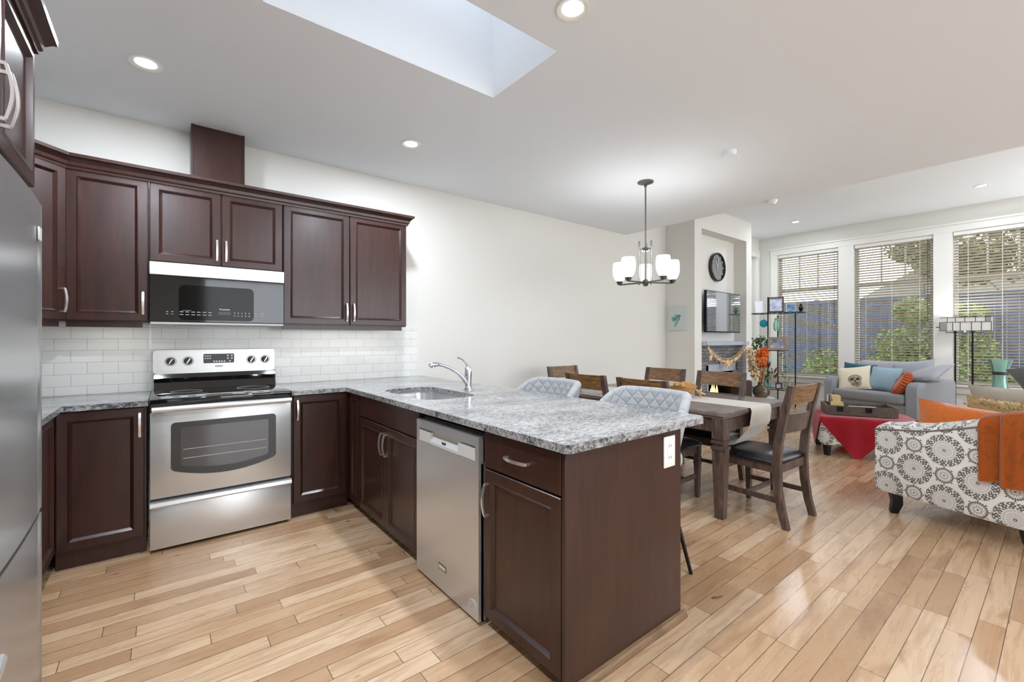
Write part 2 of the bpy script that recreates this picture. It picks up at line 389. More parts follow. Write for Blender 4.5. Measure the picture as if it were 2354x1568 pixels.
# ------------------------------------------------------------------ mesh builder
class G:
    def __init__(s): s.bm = bmesh.new(); s.uvd = None
    def face(s, vs):
        try: return s.bm.faces.new(vs)
        except ValueError: return None
    def merge(s, b, mt=None):
        mp = {}
        for v in b.verts: mp[v] = s.bm.verts.new((mt @ v.co) if mt else v.co)
        for f in b.faces: s.face([mp[v] for v in f.verts])
        b.free(); return s
    def box(s, x0, x1, y0, y1, z0, z1, bev=0, seg=2, mt=None):
        b = bmesh.new()
        bmesh.ops.create_cube(b, size=1, matrix=Matrix.Translation(((x0+x1)/2, (y0+y1)/2, (z0+z1)/2)) @ Matrix.Diagonal((abs(x1-x0), abs(y1-y0), abs(z1-z0), 1)))
        if bev: bmesh.ops.bevel(b, geom=list(b.edges), offset=bev, segments=seg, affect='EDGES', profile=.5)
        return s.merge(b, mt)
    def tube(s, pts, r, n=8, cap=True, sq=None):
        pts = [Vector(p) for p in pts]; N = len(pts)
        rs = r if isinstance(r, (list, tuple)) else [r]*N
        rings = []; up = None
        for i, p in enumerate(pts):
            d = (pts[min(i+1, N-1)]-pts[max(i-1, 0)])
            if d.length < 1e-9: d = Vector((0, 0, 1))
            d.normalize()
            if up is None:
                up = Vector((0, 0, 1)) if abs(d.z) < .9 else Vector((0, 1, 0))
            a = d.cross(up)
            if a.length < 1e-6: a = d.cross(Vector((1, 0, 0)))
            a.normalize(); b = a.cross(d).normalized(); up = b
            ring = []
            for k in range(n):
                if sq:
                    q = [(-1, -1), (1, -1), (1, 1), (-1, 1)][k % 4]; o = a*q[0]*rs[i]*sq[0] + b*q[1]*rs[i]*sq[1]
                else:
                    th = 2*PI*k/n; o = a*math.cos(th)*rs[i] + b*math.sin(th)*rs[i]
                ring.append(s.bm.verts.new(p+o))
            rings.append(ring)
        for i in range(N-1):
            for k in range(n): s.face([rings[i][k], rings[i][(k+1) % n], rings[i+1][(k+1) % n], rings[i+1][k]])
        if cap: s.face(rings[0][::-1]); s.face(rings[-1])
        return s
    def bar(s, pts, w, h): return s.tube(pts, 1, 4, True, (w/2, h/2))
    def lathe(s, prof, c=(0, 0, 0), n=24, mt=None):
        b = bmesh.new(); rings = []
        for r, z in prof:
            if r < 1e-6: rings.append([b.verts.new((0, 0, z))])
            else: rings.append([b.verts.new((r*math.cos(2*PI*k/n), r*math.sin(2*PI*k/n), z)) for k in range(n)])
        for i in range(len(rings)-1):
            p, q = rings[i], rings[i+1]
            for k in range(n):
                k2 = (k+1) % n
                if len(p) == 1 and len(q) == 1: continue
                if len(p) == 1: b.faces.new([p[0], q[k2], q[k]])
                elif len(q) == 1: b.faces.new([p[k], p[k2], q[0]])
                else: b.faces.new([p[k], p[k2], q[k2], q[k]])
        m = Matrix.Translation(c) @ (mt or Matrix.Identity(4))
        return s.merge(b, m)
    def prism(s, poly, f, a, b):
        """poly 2-D outline; f(p,q,t)->3-D point; extruded from t=a to t=b"""
        v0 = [s.bm.verts.new(f(p, q, a)) for p, q in poly]; v1 = [s.bm.verts.new(f(p, q, b)) for p, q in poly]
        n = len(poly)
        for i in range(n): s.face([v0[i], v0[(i+1) % n], v1[(i+1) % n], v1[i]])
        for tri in tessellate_polygon([[Vector((p, q, 0)) for p, q in poly]]):
            s.face([v0[i] for i in tri]); s.face([v1[i] for i in tri])
        return s
    def plate(s, outer, holes, f, a, b):
        loops = [outer]+list(holes); flat_ = [p for l in loops for p in l]
        v0 = [s.bm.verts.new(f(p, q, a)) for p, q in flat_]; v1 = [s.bm.verts.new(f(p, q, b)) for p, q in flat_]
        k = 0
        for l in loops:
            n = len(l)
            for i in range(n): s.face([v0[k+i], v0[k+(i+1) % n], v1[k+(i+1) % n], v1[k+i]])
            k += n
        for tri in tessellate_polygon([[Vector((p, q, 0)) for p, q in l] for l in loops]):
            s.face([v0[i] for i in tri]); s.face([v1[i] for i in tri])
        return s
    def grid(s, fn, nu, nv, uv=None, closed_u=False):
        vs = [[s.bm.verts.new(fn(i/nu, j/nv)) for j in range(nv+1)] for i in range(nu+(0 if closed_u else 1))]
        lay = s.bm.loops.layers.uv.verify() if uv else None
        NU = len(vs)
        for i in range(nu):
            for j in range(nv):
                i2 = (i+1) % NU
                q = [vs[i][j], vs[i2][j], vs[i2][j+1], vs[i][j+1]]
                fc = s.face(q)
                if fc and lay:
                    ij = [(i, j), (i+1, j), (i+1, j+1), (i, j+1)]
                    for lp, (a, b) in zip(fc.loops, ij): lp[lay].uv = uv(a/nu, b/nv)
        return s
    def ball(s, c, r, nu=12, nv=8, mt=None):
        rx, ry, rz = r if isinstance(r, (tuple, list)) else (r, r, r)
        prof = [(math.sin(PI*k/nv), -math.cos(PI*k/nv)) for k in range(nv+1)]
        return s.lathe(prof, c, nu, (mt or Matrix.Identity(4)) @ Matrix.Diagonal((rx, ry, rz, 1)))
    def pillow(s, w, h, t, mt=None, n=14, pinch=.07, uv=False):
        b = G()
        def P(sgn):
            def fn(u, v):
                a, c = 2*u-1, 2*v-1
                x = w/2*a*(1-pinch*(1-c*c)); y = h/2*c*(1-pinch*(1-a*a))
                z = sgn*t/2*max(0, (1-a*a)*(1-c*c))**.42
                return Vector((x, y, z))
            return fn
        b.grid(P(1), n, n, (lambda p, q: (p, q)) if uv else None)
        b.grid(P(-1), n, n, (lambda p, q: (0, 1)) if uv else None)
        if uv:
            bmesh.ops.remove_doubles(b.bm, verts=b.bm.verts, dist=1e-5)
            if mt: b.bm.transform(mt)
            s.bm.free(); s.bm = b.bm; return s
        bmesh.ops.remove_doubles(b.bm, verts=b.bm.verts, dist=1e-5)
        return s.merge(b.bm, mt)
    def leaves(s, fn, n, size, rnd, droop=.3):
        for _ in range(n):
            c = fn(rnd); d = Vector((rnd.uniform(-1, 1), rnd.uniform(-1, 1), rnd.uniform(-1, .6))).normalized()
            a = d.orthogonal().normalized(); k = size*rnd.uniform(.6, 1.3)
            a.rotate(Matrix.Rotation(rnd.uniform(0, 6.28), 3, d))
            q = [c, c+d*k*.5+a*k*.28, c+d*k, c+d*k*.5-a*k*.28]
            s.face([s.bm.verts.new(p) for p in q])
        return s
    def xf(s, mt): s.bm.transform(mt); return s

INV = {}
def link(o, parent=None):
    COL.objects.link(o)
    if parent: o.parent = parent
    return o
def thing(name, label, cat, loc=(0, 0, 0), rz=0, group=None):
    o = bpy.data.objects.new(name, None); o.empty_display_size = .1; link(o)
    o.location = loc; o.rotation_euler = (0, 0, rz)
    o['label'] = label; o['category'] = cat
    if group: o['group'] = group
    INV[o.name] = (Matrix.Translation(loc) @ Matrix.Rotation(rz, 4, 'Z')).inverted()
    return o
def tag(o, label, cat, group=None):
    o['label'] = label; o['category'] = cat
    if group: o['group'] = group
    return o
def obj(name, g, mat, parent=None, world=True, smooth=True, ang=38, label=None):
    """link g as one mesh; with world=True its points are world points and are moved into the parent's frame"""
    bm = g.bm
    if parent is not None:
        inv = INV[parent.name]
        if world and inv is not None: bm.transform(inv)
    bmesh.ops.recalc_face_normals(bm, faces=bm.faces)
    me = bpy.data.meshes.new(name); bm.to_mesh(me); bm.free()
    me.materials.append(M[mat] if isinstance(mat, str) else mat)
    if smooth:
        me.polygons.foreach_set('use_smooth', [True]*len(me.polygons)); me.set_sharp_from_angle(angle=math.radians(ang))
    o = bpy.data.objects.new(name, me); link(o, parent)
    if parent is not None: INV[o.name] = INV[parent.name]
    if label: o['label'] = label
    return o
def solo(name, g, mat, label, cat, loc=(0, 0, 0), rz=0, group=None, **kw):
    """a thing that is one mesh, its origin at loc"""
    mt = Matrix.Translation(loc) @ Matrix.Rotation(rz, 4, 'Z')
    g.bm.transform(mt.inverted())
    o = obj(name, g, mat, None, **kw); o.location = loc; o.rotation_euler = (0, 0, rz)
    INV[o.name] = mt.inverted()
    return tag(o, label, cat, group)
def struct(name, g, mat, parent=None, **kw):
    o = obj(name, g, mat, parent, **kw)
    if parent is None: o['kind'] = 'structure'; INV[o.name] = Matrix.Identity(4)
    return o
def copy_tree(o, parent=None):
    c = o.copy(); COL.objects.link(c); c.parent = parent
    INV[c.name] = INV.get(o.name)
    for ch in list(o.children): copy_tree(ch, c)
    return c
def dup(root, loc, rz=0, label=None, group=None):
    c = copy_tree(root); c.location = loc; c.rotation_euler = (0, 0, rz)
    if label: c['label'] = label
    if group: c['group'] = group
    return c
def text_mesh(body, size, mt, extr=.0004):
    cu = bpy.data.curves.new('writing', 'FONT'); cu.body = body; cu.size = size; cu.extrude = extr
    cu.align_x = 'CENTER'; cu.align_y = 'CENTER'
    o = bpy.data.objects.new('writing', cu)
    me = bpy.data.meshes.new_from_object(o)
    g = G(); b = bmesh.new(); b.from_mesh(me); g.merge(b, mt)
    bpy.data.objects.remove(o); bpy.data.curves.remove(cu); bpy.data.meshes.remove(me)
    return g
def rounded(x0, x1, y0, y1, r, n=5):
    out = []
    for cx, cy, a0 in ((x1-r, y1-r, 0), (x0+r, y1-r, 90), (x0+r, y0+r, 180), (x1-r, y0+r, 270)):
        for k in range(n+1):
            a = math.radians(a0+90*k/n); out.append((cx+r*math.cos(a), cy+r*math.sin(a)))
    return out
def circle(cx, cy, r, n=24): return [(cx+r*math.cos(2*PI*k/n), cy+r*math.sin(2*PI*k/n)) for k in range(n)]
T = Matrix.Translation
def R(a, ax): return Matrix.Rotation(a, 4, ax)
XY = lambda p, q, t: Vector((p, q, t))
XZ = lambda p, q, t: Vector((p, t, q))
YZ = lambda p, q, t: Vector((t, p, q))

# ------------------------------------------------------------------ the setting
XL, XR, YB, YW = -1.07, 9.77, -3.2, 4.027      # left wall, window wall, rear wall, long wall
ZK, ZL, XE = 2.794, 3.345, 5.31                # kitchen ceiling, living ceiling, where the step is
struct('floor', G().box(XL-.15, XR+.2, YB-.2, YW+.15, -.12, 0), 'floor', smooth=False)
SKY = [(.353, 1.678), (1.632, 1.678), (1.632, 2.25), (.353, 2.25)]
struct('ceiling', G().plate([(XL-.15, YB-.2), (XE-.06, YB-.2), (XE-.06, YW), (XL-.15, YW)], [SKY], XY, ZK, ZK+.08)
       .box(XE-.06, XE, YB-.2, YW, ZK, ZL+.1).box(XE-.06, XR+.2, YB-.2, YW+.15, ZL, ZL+.1), 'ceiling', smooth=False)
def shaft(u, v):
    k = int(round(u*4)) % 4; x, y = SKY[k]; cx, cy = .99, 1.96
    f = 1-.12*v
    return Vector((cx+(x-cx)*f, cy+(y-cy)*f, ZK+.0+v*.95))
sk = G().grid(shaft, 4, 1, closed_u=True)
sl = struct('window_5', G().plate([(.2, 1.5), (1.8, 1.5), (1.8, 2.45), (.2, 2.45)], [[(.42, 1.71), (1.56, 1.71), (1.56, 2.21), (.42, 2.21)]], XY, ZK+.945, ZK+1.0), 'trim', smooth=False)
obj('light_well', sk, 'ceiling', sl, smooth=False)
obj('pane', G().box(.4, 1.6, 1.69, 2.23, ZK+.97, ZK+.976), 'pane', sl, smooth=False)

FX0, FX1, FY = 6.34, 8.27, 3.535               # fireplace breast
# long wall: holds the side window at the far end
struct('wall_back', G().plate([(XL-.15, 0), (XR+.15, 0), (XR+.15, ZL+.1), (XL-.15, ZL+.1)], [[(9.22, .75), (9.64, .75), (9.64, 2.96), (9.22, 2.96)]], XZ, YW, YW+.15), 'wall', smooth=False)
struct('wall_left', G().box(XL-.15, XL, YB-.2, YW, 0, ZK+.1), 'wall', smooth=False)
struct('wall_front', G().plate([(XL-.15, 0), (XR+.15, 0), (XR+.15, ZL+.1), (XL-.15, ZL+.1)], [[(.6, .04), (5.0, .04), (5.0, 2.5), (.6, 2.5)], [(5.6, .1), (9.5, .1), (9.5, 3.0), (5.6, 3.0)]], XZ, YB-.15, YB), 'wall', smooth=False)
WIN = [(2.638, 3.673), (1.362, 2.41), (.09, 1.142)]
WZ0, WZ1 = .56, 2.96
struct('wall_right', G().plate([(YB-.15, 0), (YW+.15, 0), (YW+.15, ZL+.1), (YB-.15, ZL+.1)], [[(a, WZ0), (b, WZ0), (b, WZ1), (a, WZ1)] for a, b in WIN]+[[(-2.9, .1), (-.3, .1), (-.3, 3.05), (-2.9, 3.05)]], YZ, XR, XR+.16), 'wall', smooth=False)
# fireplace breast with a tall niche
NX0, NX1, NZ1 = 6.548, 8.07, 2.99
br = G().box(FX0, NX0, FY, YW+.02, 0, ZL+.05).box(NX1, FX1, FY, YW+.02, 0, ZL+.05).box(NX0, NX1, FY, YW+.02, NZ1, ZL+.05).box(NX0, NX1, FY+.21, YW+.02, 1.2, NZ1)
struct('wall_fireplace', br, 'wall', smooth=False)
# baseboards and window trim
bb = G().box(2.05, FX0, YW-.016, YW, 0, .12).box(FX0-.016, FX0, FY-.016, YW, 0, .12).box(FX1, XR, YW-.016, YW, 0, .12).box(FX1, FX1+.016, FY, YW, 0, .12)
struct('baseboard_back', bb, 'trim', smooth=False)
struct('baseboard_right', G().box(XR-.016, XR, YB, YW-.016, 0, .14), 'trim', smooth=False)
tr = G()
Y0, Y1 = -.05, 3.80
tr.box(XR-.03, XR, Y0, Y1, WZ1, WZ1+.12).box(XR-.055, XR, Y0-.03, Y1+.03, WZ1+.105, WZ1+.135)
tr.box(XR-.026, XR, 3.673, 3.79, WZ0-.1, WZ1).box(XR-.026, XR, 2.41, 2.638, WZ0-.1, WZ1).box(XR-.026, XR, 1.142, 1.362, WZ0-.1, WZ1).box(XR-.026, XR, -.05, .09, WZ0-.1, WZ1)
tr.box(XR-.07, XR+.02, Y0, Y1, WZ0-.03, WZ0).box(XR-.03, XR, Y0, Y1, WZ0-.14, WZ0-.03)
struct('trim_1', tr, 'trim', smooth=False)
t2 = G().box(9.12, 9.22, YW-.024, YW, .65, 2.96).box(9.64, 9.74, YW-.024, YW, .65, 2.96).box(9.1, 9.76, YW-.03, YW, 2.96, 3.07).box(9.09, 9.765, YW-.045, YW, 3.06, 3.085).box(9.1, 9.76, YW-.05, YW, .7, .75)
struct('trim_2', t2, 'trim', smooth=False)
def sash(name, f, a, b, z0, z1, d0, d1, rail, mun, fw=.05):
    w = struct(name, G().plate([(a, z0), (b, z0), (b, z1), (a, z1)], [[(a+fw, z0+fw), (b-fw, z0+fw), (b-fw, z1-fw), (a+fw, z1-fw)]], f, d0, d1), 'trim', smooth=False)
    if rail: obj('meeting_rail', G().prism([(a+fw, rail-.03), (b-fw, rail-.03), (b-fw, rail+.03), (a+fw, rail+.03)], f, d0+.01, d1-.01), 'trim', w, smooth=False)
    for k in range(mun):
        y = a+fw+(b-a-2*fw)*(k+1)/(mun+1)
        obj('muntin', G().prism([(y-.011, (rail or z0)), (y+.011, (rail or z0)), (y+.011, z1-fw), (y-.011, z1-fw)], f, d0+.015, d1-.015), 'trim', w, smooth=False)
    obj('pane', G().prism([(a+fw, z0+fw), (b-fw, z0+fw), (b-fw, z1-fw), (a+fw, z1-fw)], f, (d0+d1)/2-.002, (d0+d1)/2+.002), 'pane', w, smooth=False)
    return w
for k, (a, b) in enumerate(WIN): sash('window_%d' % (k+1), YZ, a, b, WZ0, WZ1, XR+.09, XR+.14, 2.23, 2)
sash('window_7', YZ, -2.9, -.3, .1, 3.05, XR+.09, XR+.14, 0, 1)  # unseen window, added to bring more daylight onto the living room ceiling
sash('window_4', XZ, 9.22, 9.64, .75, 2.96, YW+.08, YW+.12, 2.0, 0, .04)
sash('window_6', XZ, 5.6, 9.5, .1, 3.0, YB-.1, YB-.06, 0, 2, .05)  # unseen rear glazing, added and made large to brighten the living room
sash('door_1_added', XZ, .6, 5.0, .04, 2.5, YB-.1, YB-.05, 0, 1, .06)  # unseen rear glass door, added and widened to let in more daylight

# wooden blinds, slats open
names = ['wooden blind on the tall window nearest the corner shelf', 'wooden blind on the middle window behind the loveseat', 'wooden blind on the window behind the floor lamp']
for k, (a, b) in enumerate(WIN):
    t = thing('window_blind', names[k], 'blind', (XR+.04, (a+b)/2, WZ0), 0, 'wooden blinds on the three tall windows')
    obj('headrail', G().box(XR+.004, XR+.07, a+.008, b-.008, WZ1-.06, WZ1-.002), 'trim', t, smooth=False)
    g = G(); z = WZ0+.055; n = 0
    while z < WZ1-.075:
        g.box(XR+.012, XR+.062, a+.012, b-.012, z-.0014, z+.0014, mt=T((XR+.037, 0, z)) @ R(.36, 'Y') @ T((-XR-.037, 0, -z))); z += .0445
    obj('slats', g, 'slat', t, smooth=False)
    obj('bottom_rail', G().box(XR+.012, XR+.062, a+.012, b-.012, WZ0+.006, WZ0+.024, .004), 'slat', t)
    for q in (.16, .5, .84):
        y = a+(b-a)*q
        obj('ladder_cord', G().tube([(XR+.010, y, WZ0+.02), (XR+.010, y, WZ1-.06)], .0022, 5).tube([(XR+.064, y, WZ0+.02), (XR+.064, y, WZ1-.06)], .0022, 5), 'trim', t)
    if k < 2:
        w = obj('pull_cord', G().tube([(XR-.004, a+.07, WZ1-.06), (XR-.004, a+.07, 1.55)], .0035, 5), 'brownfig', t)
        obj('tassel', G().lathe([(0, .05), (.008, .04), (.012, 0), (0, -.005)], (XR-.004, a+.07, 1.5), 8), 'bowlwood', w)

# ------------------------------------------------------------------ outdoors
struct('ground_bounce_slab', G().box(-12, 14, -40, YB-.2, -.2, -.12).box(XR+.2, 11.3, YB-.2, 10, -.2, -.12).box(11.3, 13.4, YB-.2, -.2, -.2, -.12), flat('pale_bounce_slab', C(238, 237, 233), .9), smooth=False)  # pale slab added to bounce daylight up onto the ceilings
struct('ground_lawn', G().box(XR+.2, 40, -14, 18, -.35, -.2).box(-14, XR+.2, YW+.2, 18, -.35, -.2).box(-14, 40, -16, YB-.4, -.35, -.2), 'grass', smooth=False)
fn = thing('garden_fence', 'tall dark blue-grey board fence beyond the tall windows', 'fence', (13.6, 3, -.2))
g = G()
for k in range(96): g.box(13.6, 13.625, -6+.17*k, -6+.17*k+.162, -.2, 2.22)
obj('boards', g, 'fence', fn, smooth=False)
obj('cap_rail', G().box(13.55, 13.67, -6, 10.4, 2.22, 2.27), 'fence', fn, smooth=False)
for k in range(7): obj('post', G().box(13.52, 13.6, -5.5+2.4*k, -5.41+2.4*k, -.2, 2.3), 'fence', fn, smooth=False)
def bush(name, label, cat, blobs, n, size, mat, seed, stem, group=None):
    rnd = random.Random(seed)
    x, y, z = stem
    t = thing(name, label, cat, (x, y, -.2), 0, group)
    def pt(r):
        c, rad = r.choice(blobs)
        while True:
            v = Vector((r.uniform(-1, 1), r.uniform(-1, 1), r.uniform(-1, 1)))
            if .35 < v.length < 1: break
        return Vector((c[0]+v.x*rad[0], c[1]+v.y*rad[1], c[2]+v.z*rad[2]))
    obj('foliage', G().leaves(pt, n, size, rnd), mat, t, smooth=False)
    g = G().tube([(x, y, -.2), (x, y, z*.6), (x+.05, y+.03, z)], [.05*max(1, z/2.5), .04*max(1, z/2.5), .02], 7)
    for c, rad in blobs: g.tube([(x, y, z*.45), tuple(c)], [.02*max(1, z/2.5), .01], 5)
    obj('trunk', g, 'bark', t)
    return t
bush('garden_shrub', 'rounded light green shrub low outside the window nearest the corner shelf', 'shrub', [((12.9, 3.76, .55), (.3, .5, .48)), ((12.9, 3.5, .3), (.3, .45, .5)), ((12.9, 4.08, .1), (.3, .32, .4))], 2600, .1, 'leaf', 1, (12.9, 3.76, .5))
bush('garden_shrub', 'layered light green shrub outside the middle window behind the loveseat', 'shrub', [((12, 2.1, 1.15), (.4, .5, .4)), ((12, 1.95, 1.85), (.35, .32, .28)), ((12, 2.35, .6), (.45, .45, .5)), ((12, 1.6, .75), (.4, .45, .6))], 4200, .1, 'leaf', 2, (12, 2.0, 1.3))
bush('garden_shrub', 'light green shrub outside the window behind the floor lamp', 'shrub', [((12.95, 1.29, 1.78), (.3, .27, .22)), ((12.95, 1.18, .88), (.3, .37, .64)), ((12.95, .64, .25), (.3, .53, .42))], 2400, .1, 'leaf', 3, (12.95, 1.24, 1.2))
bush('garden_tree', 'tall grey-green tree over the fence seen in the right-hand window', 'tree', [((17.5, .9, 3.9), (1.2, 1.1, 1.1)), ((17.5, -.3, 3.6), (1, 1, 1)), ((17.5, 1.7, 3.4), (.8, .7, .6)), ((17.5, .3, 4.6), (1, 1.2, .6))], 7000, .17, 'leafdark', 4, (17.5, .5, 3.4))
bush('garden_tree', 'smaller grey-green tree over the fence seen in the middle window', 'tree', [((20.6, 3.3, 4.5), (.8, .8, .57)), ((20.6, 2.75, 3.93), (.69, .69, .57))], 2600, .18, 'leafdark', 5, (20.6, 3.1, 3.7))
bush('garden_tree', 'dark tree outside the narrow side window', 'tree', [((12.0, 8.0, 2.2), (1.1, 1.1, 1.4))], 2200, .2, 'leafdark', 8, (12.0, 8.0, 1.4))
hs = thing('neighbour_house', 'grey gabled neighbouring house beyond the fence', 'house', (24, 2, -.2))
obj('wall', G().box(22, 28, .4, 5.2, -.2, 2.6), 'siding', hs, smooth=False)
obj('roof', G().prism([(-.1, 2.55), (5.7, 2.55), (2.6, 4.35)], YZ, 21.7, 28.3), 'roof', hs, smooth=False)

# ------------------------------------------------------------------ recessed lamps and ceiling fittings
def downlight(x, y, z, label, power, r=.078):
    t = thing('recessed_downlight', label, 'downlight', (x, y, z), 0, 'recessed ceiling downlights')
    obj('trim_ring', G().lathe([(r, -.001), (r, -.006), (r*.93, -.009), (r*.78, -.006), (r*.66, -.003), (r*.60, -.0005)], (x, y, z), 28), 'whiteplastic', t)
    obj('lens', G().lathe([(r*.62, -.0005), (r*.60, -.004), (0, -.004)], (x, y, z), 24), 'lens', t)
    l = area_light('lamp_light', (0, 0, -.012), (0, 0, 0), r*1.3, power, (.885, .965, 1.08)); l.parent = t
    return t
KD = [(-.072, 3.155, 'recessed downlight at the left, above the corner cabinet'), (1.518, 3.182, 'small recessed downlight above the kitchen sink'), (1.476, 1.415, 'recessed downlight at the top edge beside the skylight')]
for x, y, l in KD: downlight(x, y, ZK, l, LAMP*1.2)
for x, y in ((-.07, 1.41), (-.07, -.5), (1.48, -.5), (2.2, -.1)): downlight(x, y, ZK, 'unseen recessed downlight added over the near end of the kitchen', LAMP*1.35 if x < 2 else LAMP*.5)  # extra unseen lamps, added to brighten the kitchen and the sofa arm
downlight(8.79, 3.01, ZL, 'recessed downlight in the raised ceiling by the fireplace', LAMP*.8)
downlight(8.68, .734, ZL, 'recessed downlight in the raised ceiling in front of the right window', LAMP*.8)
for x, y in ((6.5, .4), (8.7, -1.6), (6.5, -1.6)): downlight(x, y, ZL, 'unseen recessed downlight added over the living room seating', LAMP*.6)  # extra unseen lamps, added to lift the living room by floor bounce
t = thing('added_uplight_lamp', 'unseen standing uplight added beyond the right edge to brighten the raised ceiling', 'lamp', (8.9, -1.5, 0))  # invented lamp out of view, added to brighten the living room ceiling
obj('base', G().lathe([(0, .001), (.15, .001), (.15, .02), (.02, .04), (0, .04)], (8.9, -1.5, 0), 24), 'blackmetal', t)
obj('pole', G().tube([(8.9, -1.5, .03), (8.9, -1.5, 1.76)], .014, 10), 'blackmetal', t)
obj('bowl', G().lathe([(0, 1.75), (.06, 1.755), (.16, 1.82), (.19, 1.86), (.18, 1.86), (.15, 1.83), (.05, 1.77), (0, 1.765)], (8.9, -1.5, 0), 28), 'whiteplastic', t)
ul = area_light('lamp_light', (0, 0, 1.85), (PI, 0, 0), .3, 42, (.95, .98, 1)); ul.parent = t
solo('smoke_alarm', G().lathe([(0, -.038), (.045, -.036), (.055, -.02), (.056, 0)], (3.596, 1.71, ZK), 28), 'ceiling', 'round white smoke alarm on the ceiling beyond the chandelier', 'smoke alarm', (3.596, 1.71, ZK))
solo('motion_sensor', G().lathe([(0, -.05), (.03, -.045), (.05, -.015), (.052, 0)], (5.24, 2.02, ZK), 20), 'whiteplastic', 'small white sensor at the edge of the lower ceiling', 'sensor', (5.24, 2.02, ZK))

# ------------------------------------------------------------------ kitchen cabinets
def frame(o, dx, dz):
    """local door frame: x along the door, y out of the room side, z up"""
    return o
def door_g(w, h, t=.02, st=.058):
    g = G(); b = g.bm
    def ring(x0, x1, z0, z1, y): return [b.verts.new((x, y, z)) for x, z in ((x0, z0), (x1, z0), (x1, z1), (x0, z1))]
    e = .003
    rs = [ring(0, w, 0, h, 0), ring(0, w, 0, h, -t+e), ring(e, w-e, e, h-e, -t), ring(st-.012, w-st+.012, st-.012, h-st+.012, -t), ring(st-.007, w-st+.007, st-.007, h-st+.007, -t-.004),
          ring(st-.003, w-st+.003, st-.003, h-st+.003, -t+.001), ring(st+.006, w-st-.006, st+.006, h-st-.006, -t+.011)]
    for p, q in zip(rs, rs[1:]):
        for k in range(4): g.face([p[k], p[(k+1) % 4], q[(k+1) % 4], q[k]])
    g.face(rs[-1]); g.face(rs[0][::-1]); return g
def slab_g(w, h, t=.02):
    return G().box(0, w, -t, 0, 0, h, .003, 1)
def pull_g(L, vertical=True, r=.0055):
    """arched bow pull, centred at the origin, standing off along -y"""
    pts = [(-L/2, 0, 0), (-L/2, -.022, 0)]
    for k in range(1, 10):
        a = k/10; pts.append((-L/2+L*a, -.022-.012*math.sin(PI*a), 0))
    pts += [(L/2, -.022, 0), (L/2, 0, 0)]
    g = G().bar(pts[:2], .010, .010).bar(pts[1:-1], .007, .012).bar(pts[-2:], .010, .010)
    if vertical: g.xf(R(PI/2, 'Y'))
    return g
def FR(x, y, ang): return T((x, y, 0)) @ R(ang, 'Z')     # frame whose -y side looks out of the cabinet
def add_door(parent, Fm, x0, z0, w, h, handle=None, slab=False, hl=.135, name='door'):
    d = obj(name, (slab_g(w, h) if slab else door_g(w, h)).xf(Fm @ T((x0, 0, z0))), 'cab', parent, ang=20)
    if handle:
        hx, hz, vert = handle
        obj('handle', pull_g(hl, vert).xf(Fm @ T((hx, -.019, hz))), 'nickel', d, label='arched brushed nickel pull')
    return d
ZD0, ZD1 = 1.392, 2.30
F = FR(0, 3.70, 0)
def upper(label, x0, x1, z0, z1, doors, rail=True):
    t = thing('upper_cabinet', label, 'wall cabinet', ((x0+x1)/2, 3.86, z0), 0, 'dark stained wall cabinets')
    obj('carcass', G().box(x0, x1, 3.70, YW-.002, z0, z1), 'cab', t, smooth=False)
    for (a, b, h) in doors: add_door(t, F, a, z0+.008, b-a, z1-z0-.01, h)
    if rail: obj('light_rail', G().box(x0, x1-.03, 3.715, 3.735, z0-.032, z0), 'cab', t, smooth=False)
    return t
upper('tall dark wall cabinet with one door left of the microwave', -.452, -.071, 1.382, ZD1, [(-.449, -.074, (-.097, 1.505, True))])
upper('short two-door dark wall cabinet above the microwave', -.067, .711, 1.775, ZD1, [(-.064, .320, (.296, 1.888, True)), (.326, .708, (.350, 1.888, True))], False)
upper('wide two-door dark wall cabinet right of the microwave', .715, 1.712, 1.382, ZD1, [(.718, 1.208, (1.182, 1.494, True)), (1.214, 1.709, (1.240, 1.494, True))])
# diagonal corner cabinet
t = thing('upper_cabinet', 'angled dark corner wall cabinet beside the fridge', 'wall cabinet', (-.75, 3.75, 1.382), 0, 'dark stained wall cabinets')
s45 = math.sin(PI/4)
obj('carcass', G().prism([(-.4535, 3.70), (-.4535, YW-.002), (XL+.002, YW-.002), (XL+.002, 3.40), (-.735, 3.40)], XY, 1.382, ZD1), 'cab', t, smooth=False)
Lc = math.hypot(.2815, .30)
Fd = T((-.735, 3.40, 0)) @ R(math.atan2(.30, .2815), 'Z')
add_door(t, Fd, .01, 1.39, Lc-.02, ZD1-1.392, (Lc-.035, 1.505, True))
obj('light_rail', G().box(0.01, Lc-.02, .015, .035, 1.35, 1.382).xf(Fd), 'cab', t, smooth=False)
# crown moulding along the whole run
prof = [(0, 2.285), (-.008, 2.285), (-.010, 2.298), (-.018, 2.306), (-.022, 2.325), (-.040, 2.345), (-.050, 2.350), (-.052, 2.368), (0, 2.368)]
def crown(path, outs):
    g = G(); rows = []
    for (x, y), (ox, oy) in zip(path, outs): rows.append([g.bm.verts.new((x-ox*p, y-oy*p, z)) for p, z in prof])
    n = len(prof)
    for a, b in zip(rows, rows[1:]):
        for k in range(n): g.face([a[k], a[(k+1) % n], b[(k+1) % n], b[k]])
    g.face(rows[0]); g.face(rows[-1][::-1]); return g
k2 = math.tan(math.radians(46.8/2))
path = [(XL+.003, 3.39), (-.735, 3.388), (-.4535+.005, 3.678), (1.714, 3.678), (1.714, YW-.002)]
outs = [(0, -1), (.41, -1), (.41, -1), (1, -1), (1, 0)]
solo('crown_moulding', crown(path, outs), 'cab', 'dark crown moulding along the top of the range wall cabinets', 'moulding', (.6, 3.7, 2.285), ang=25)
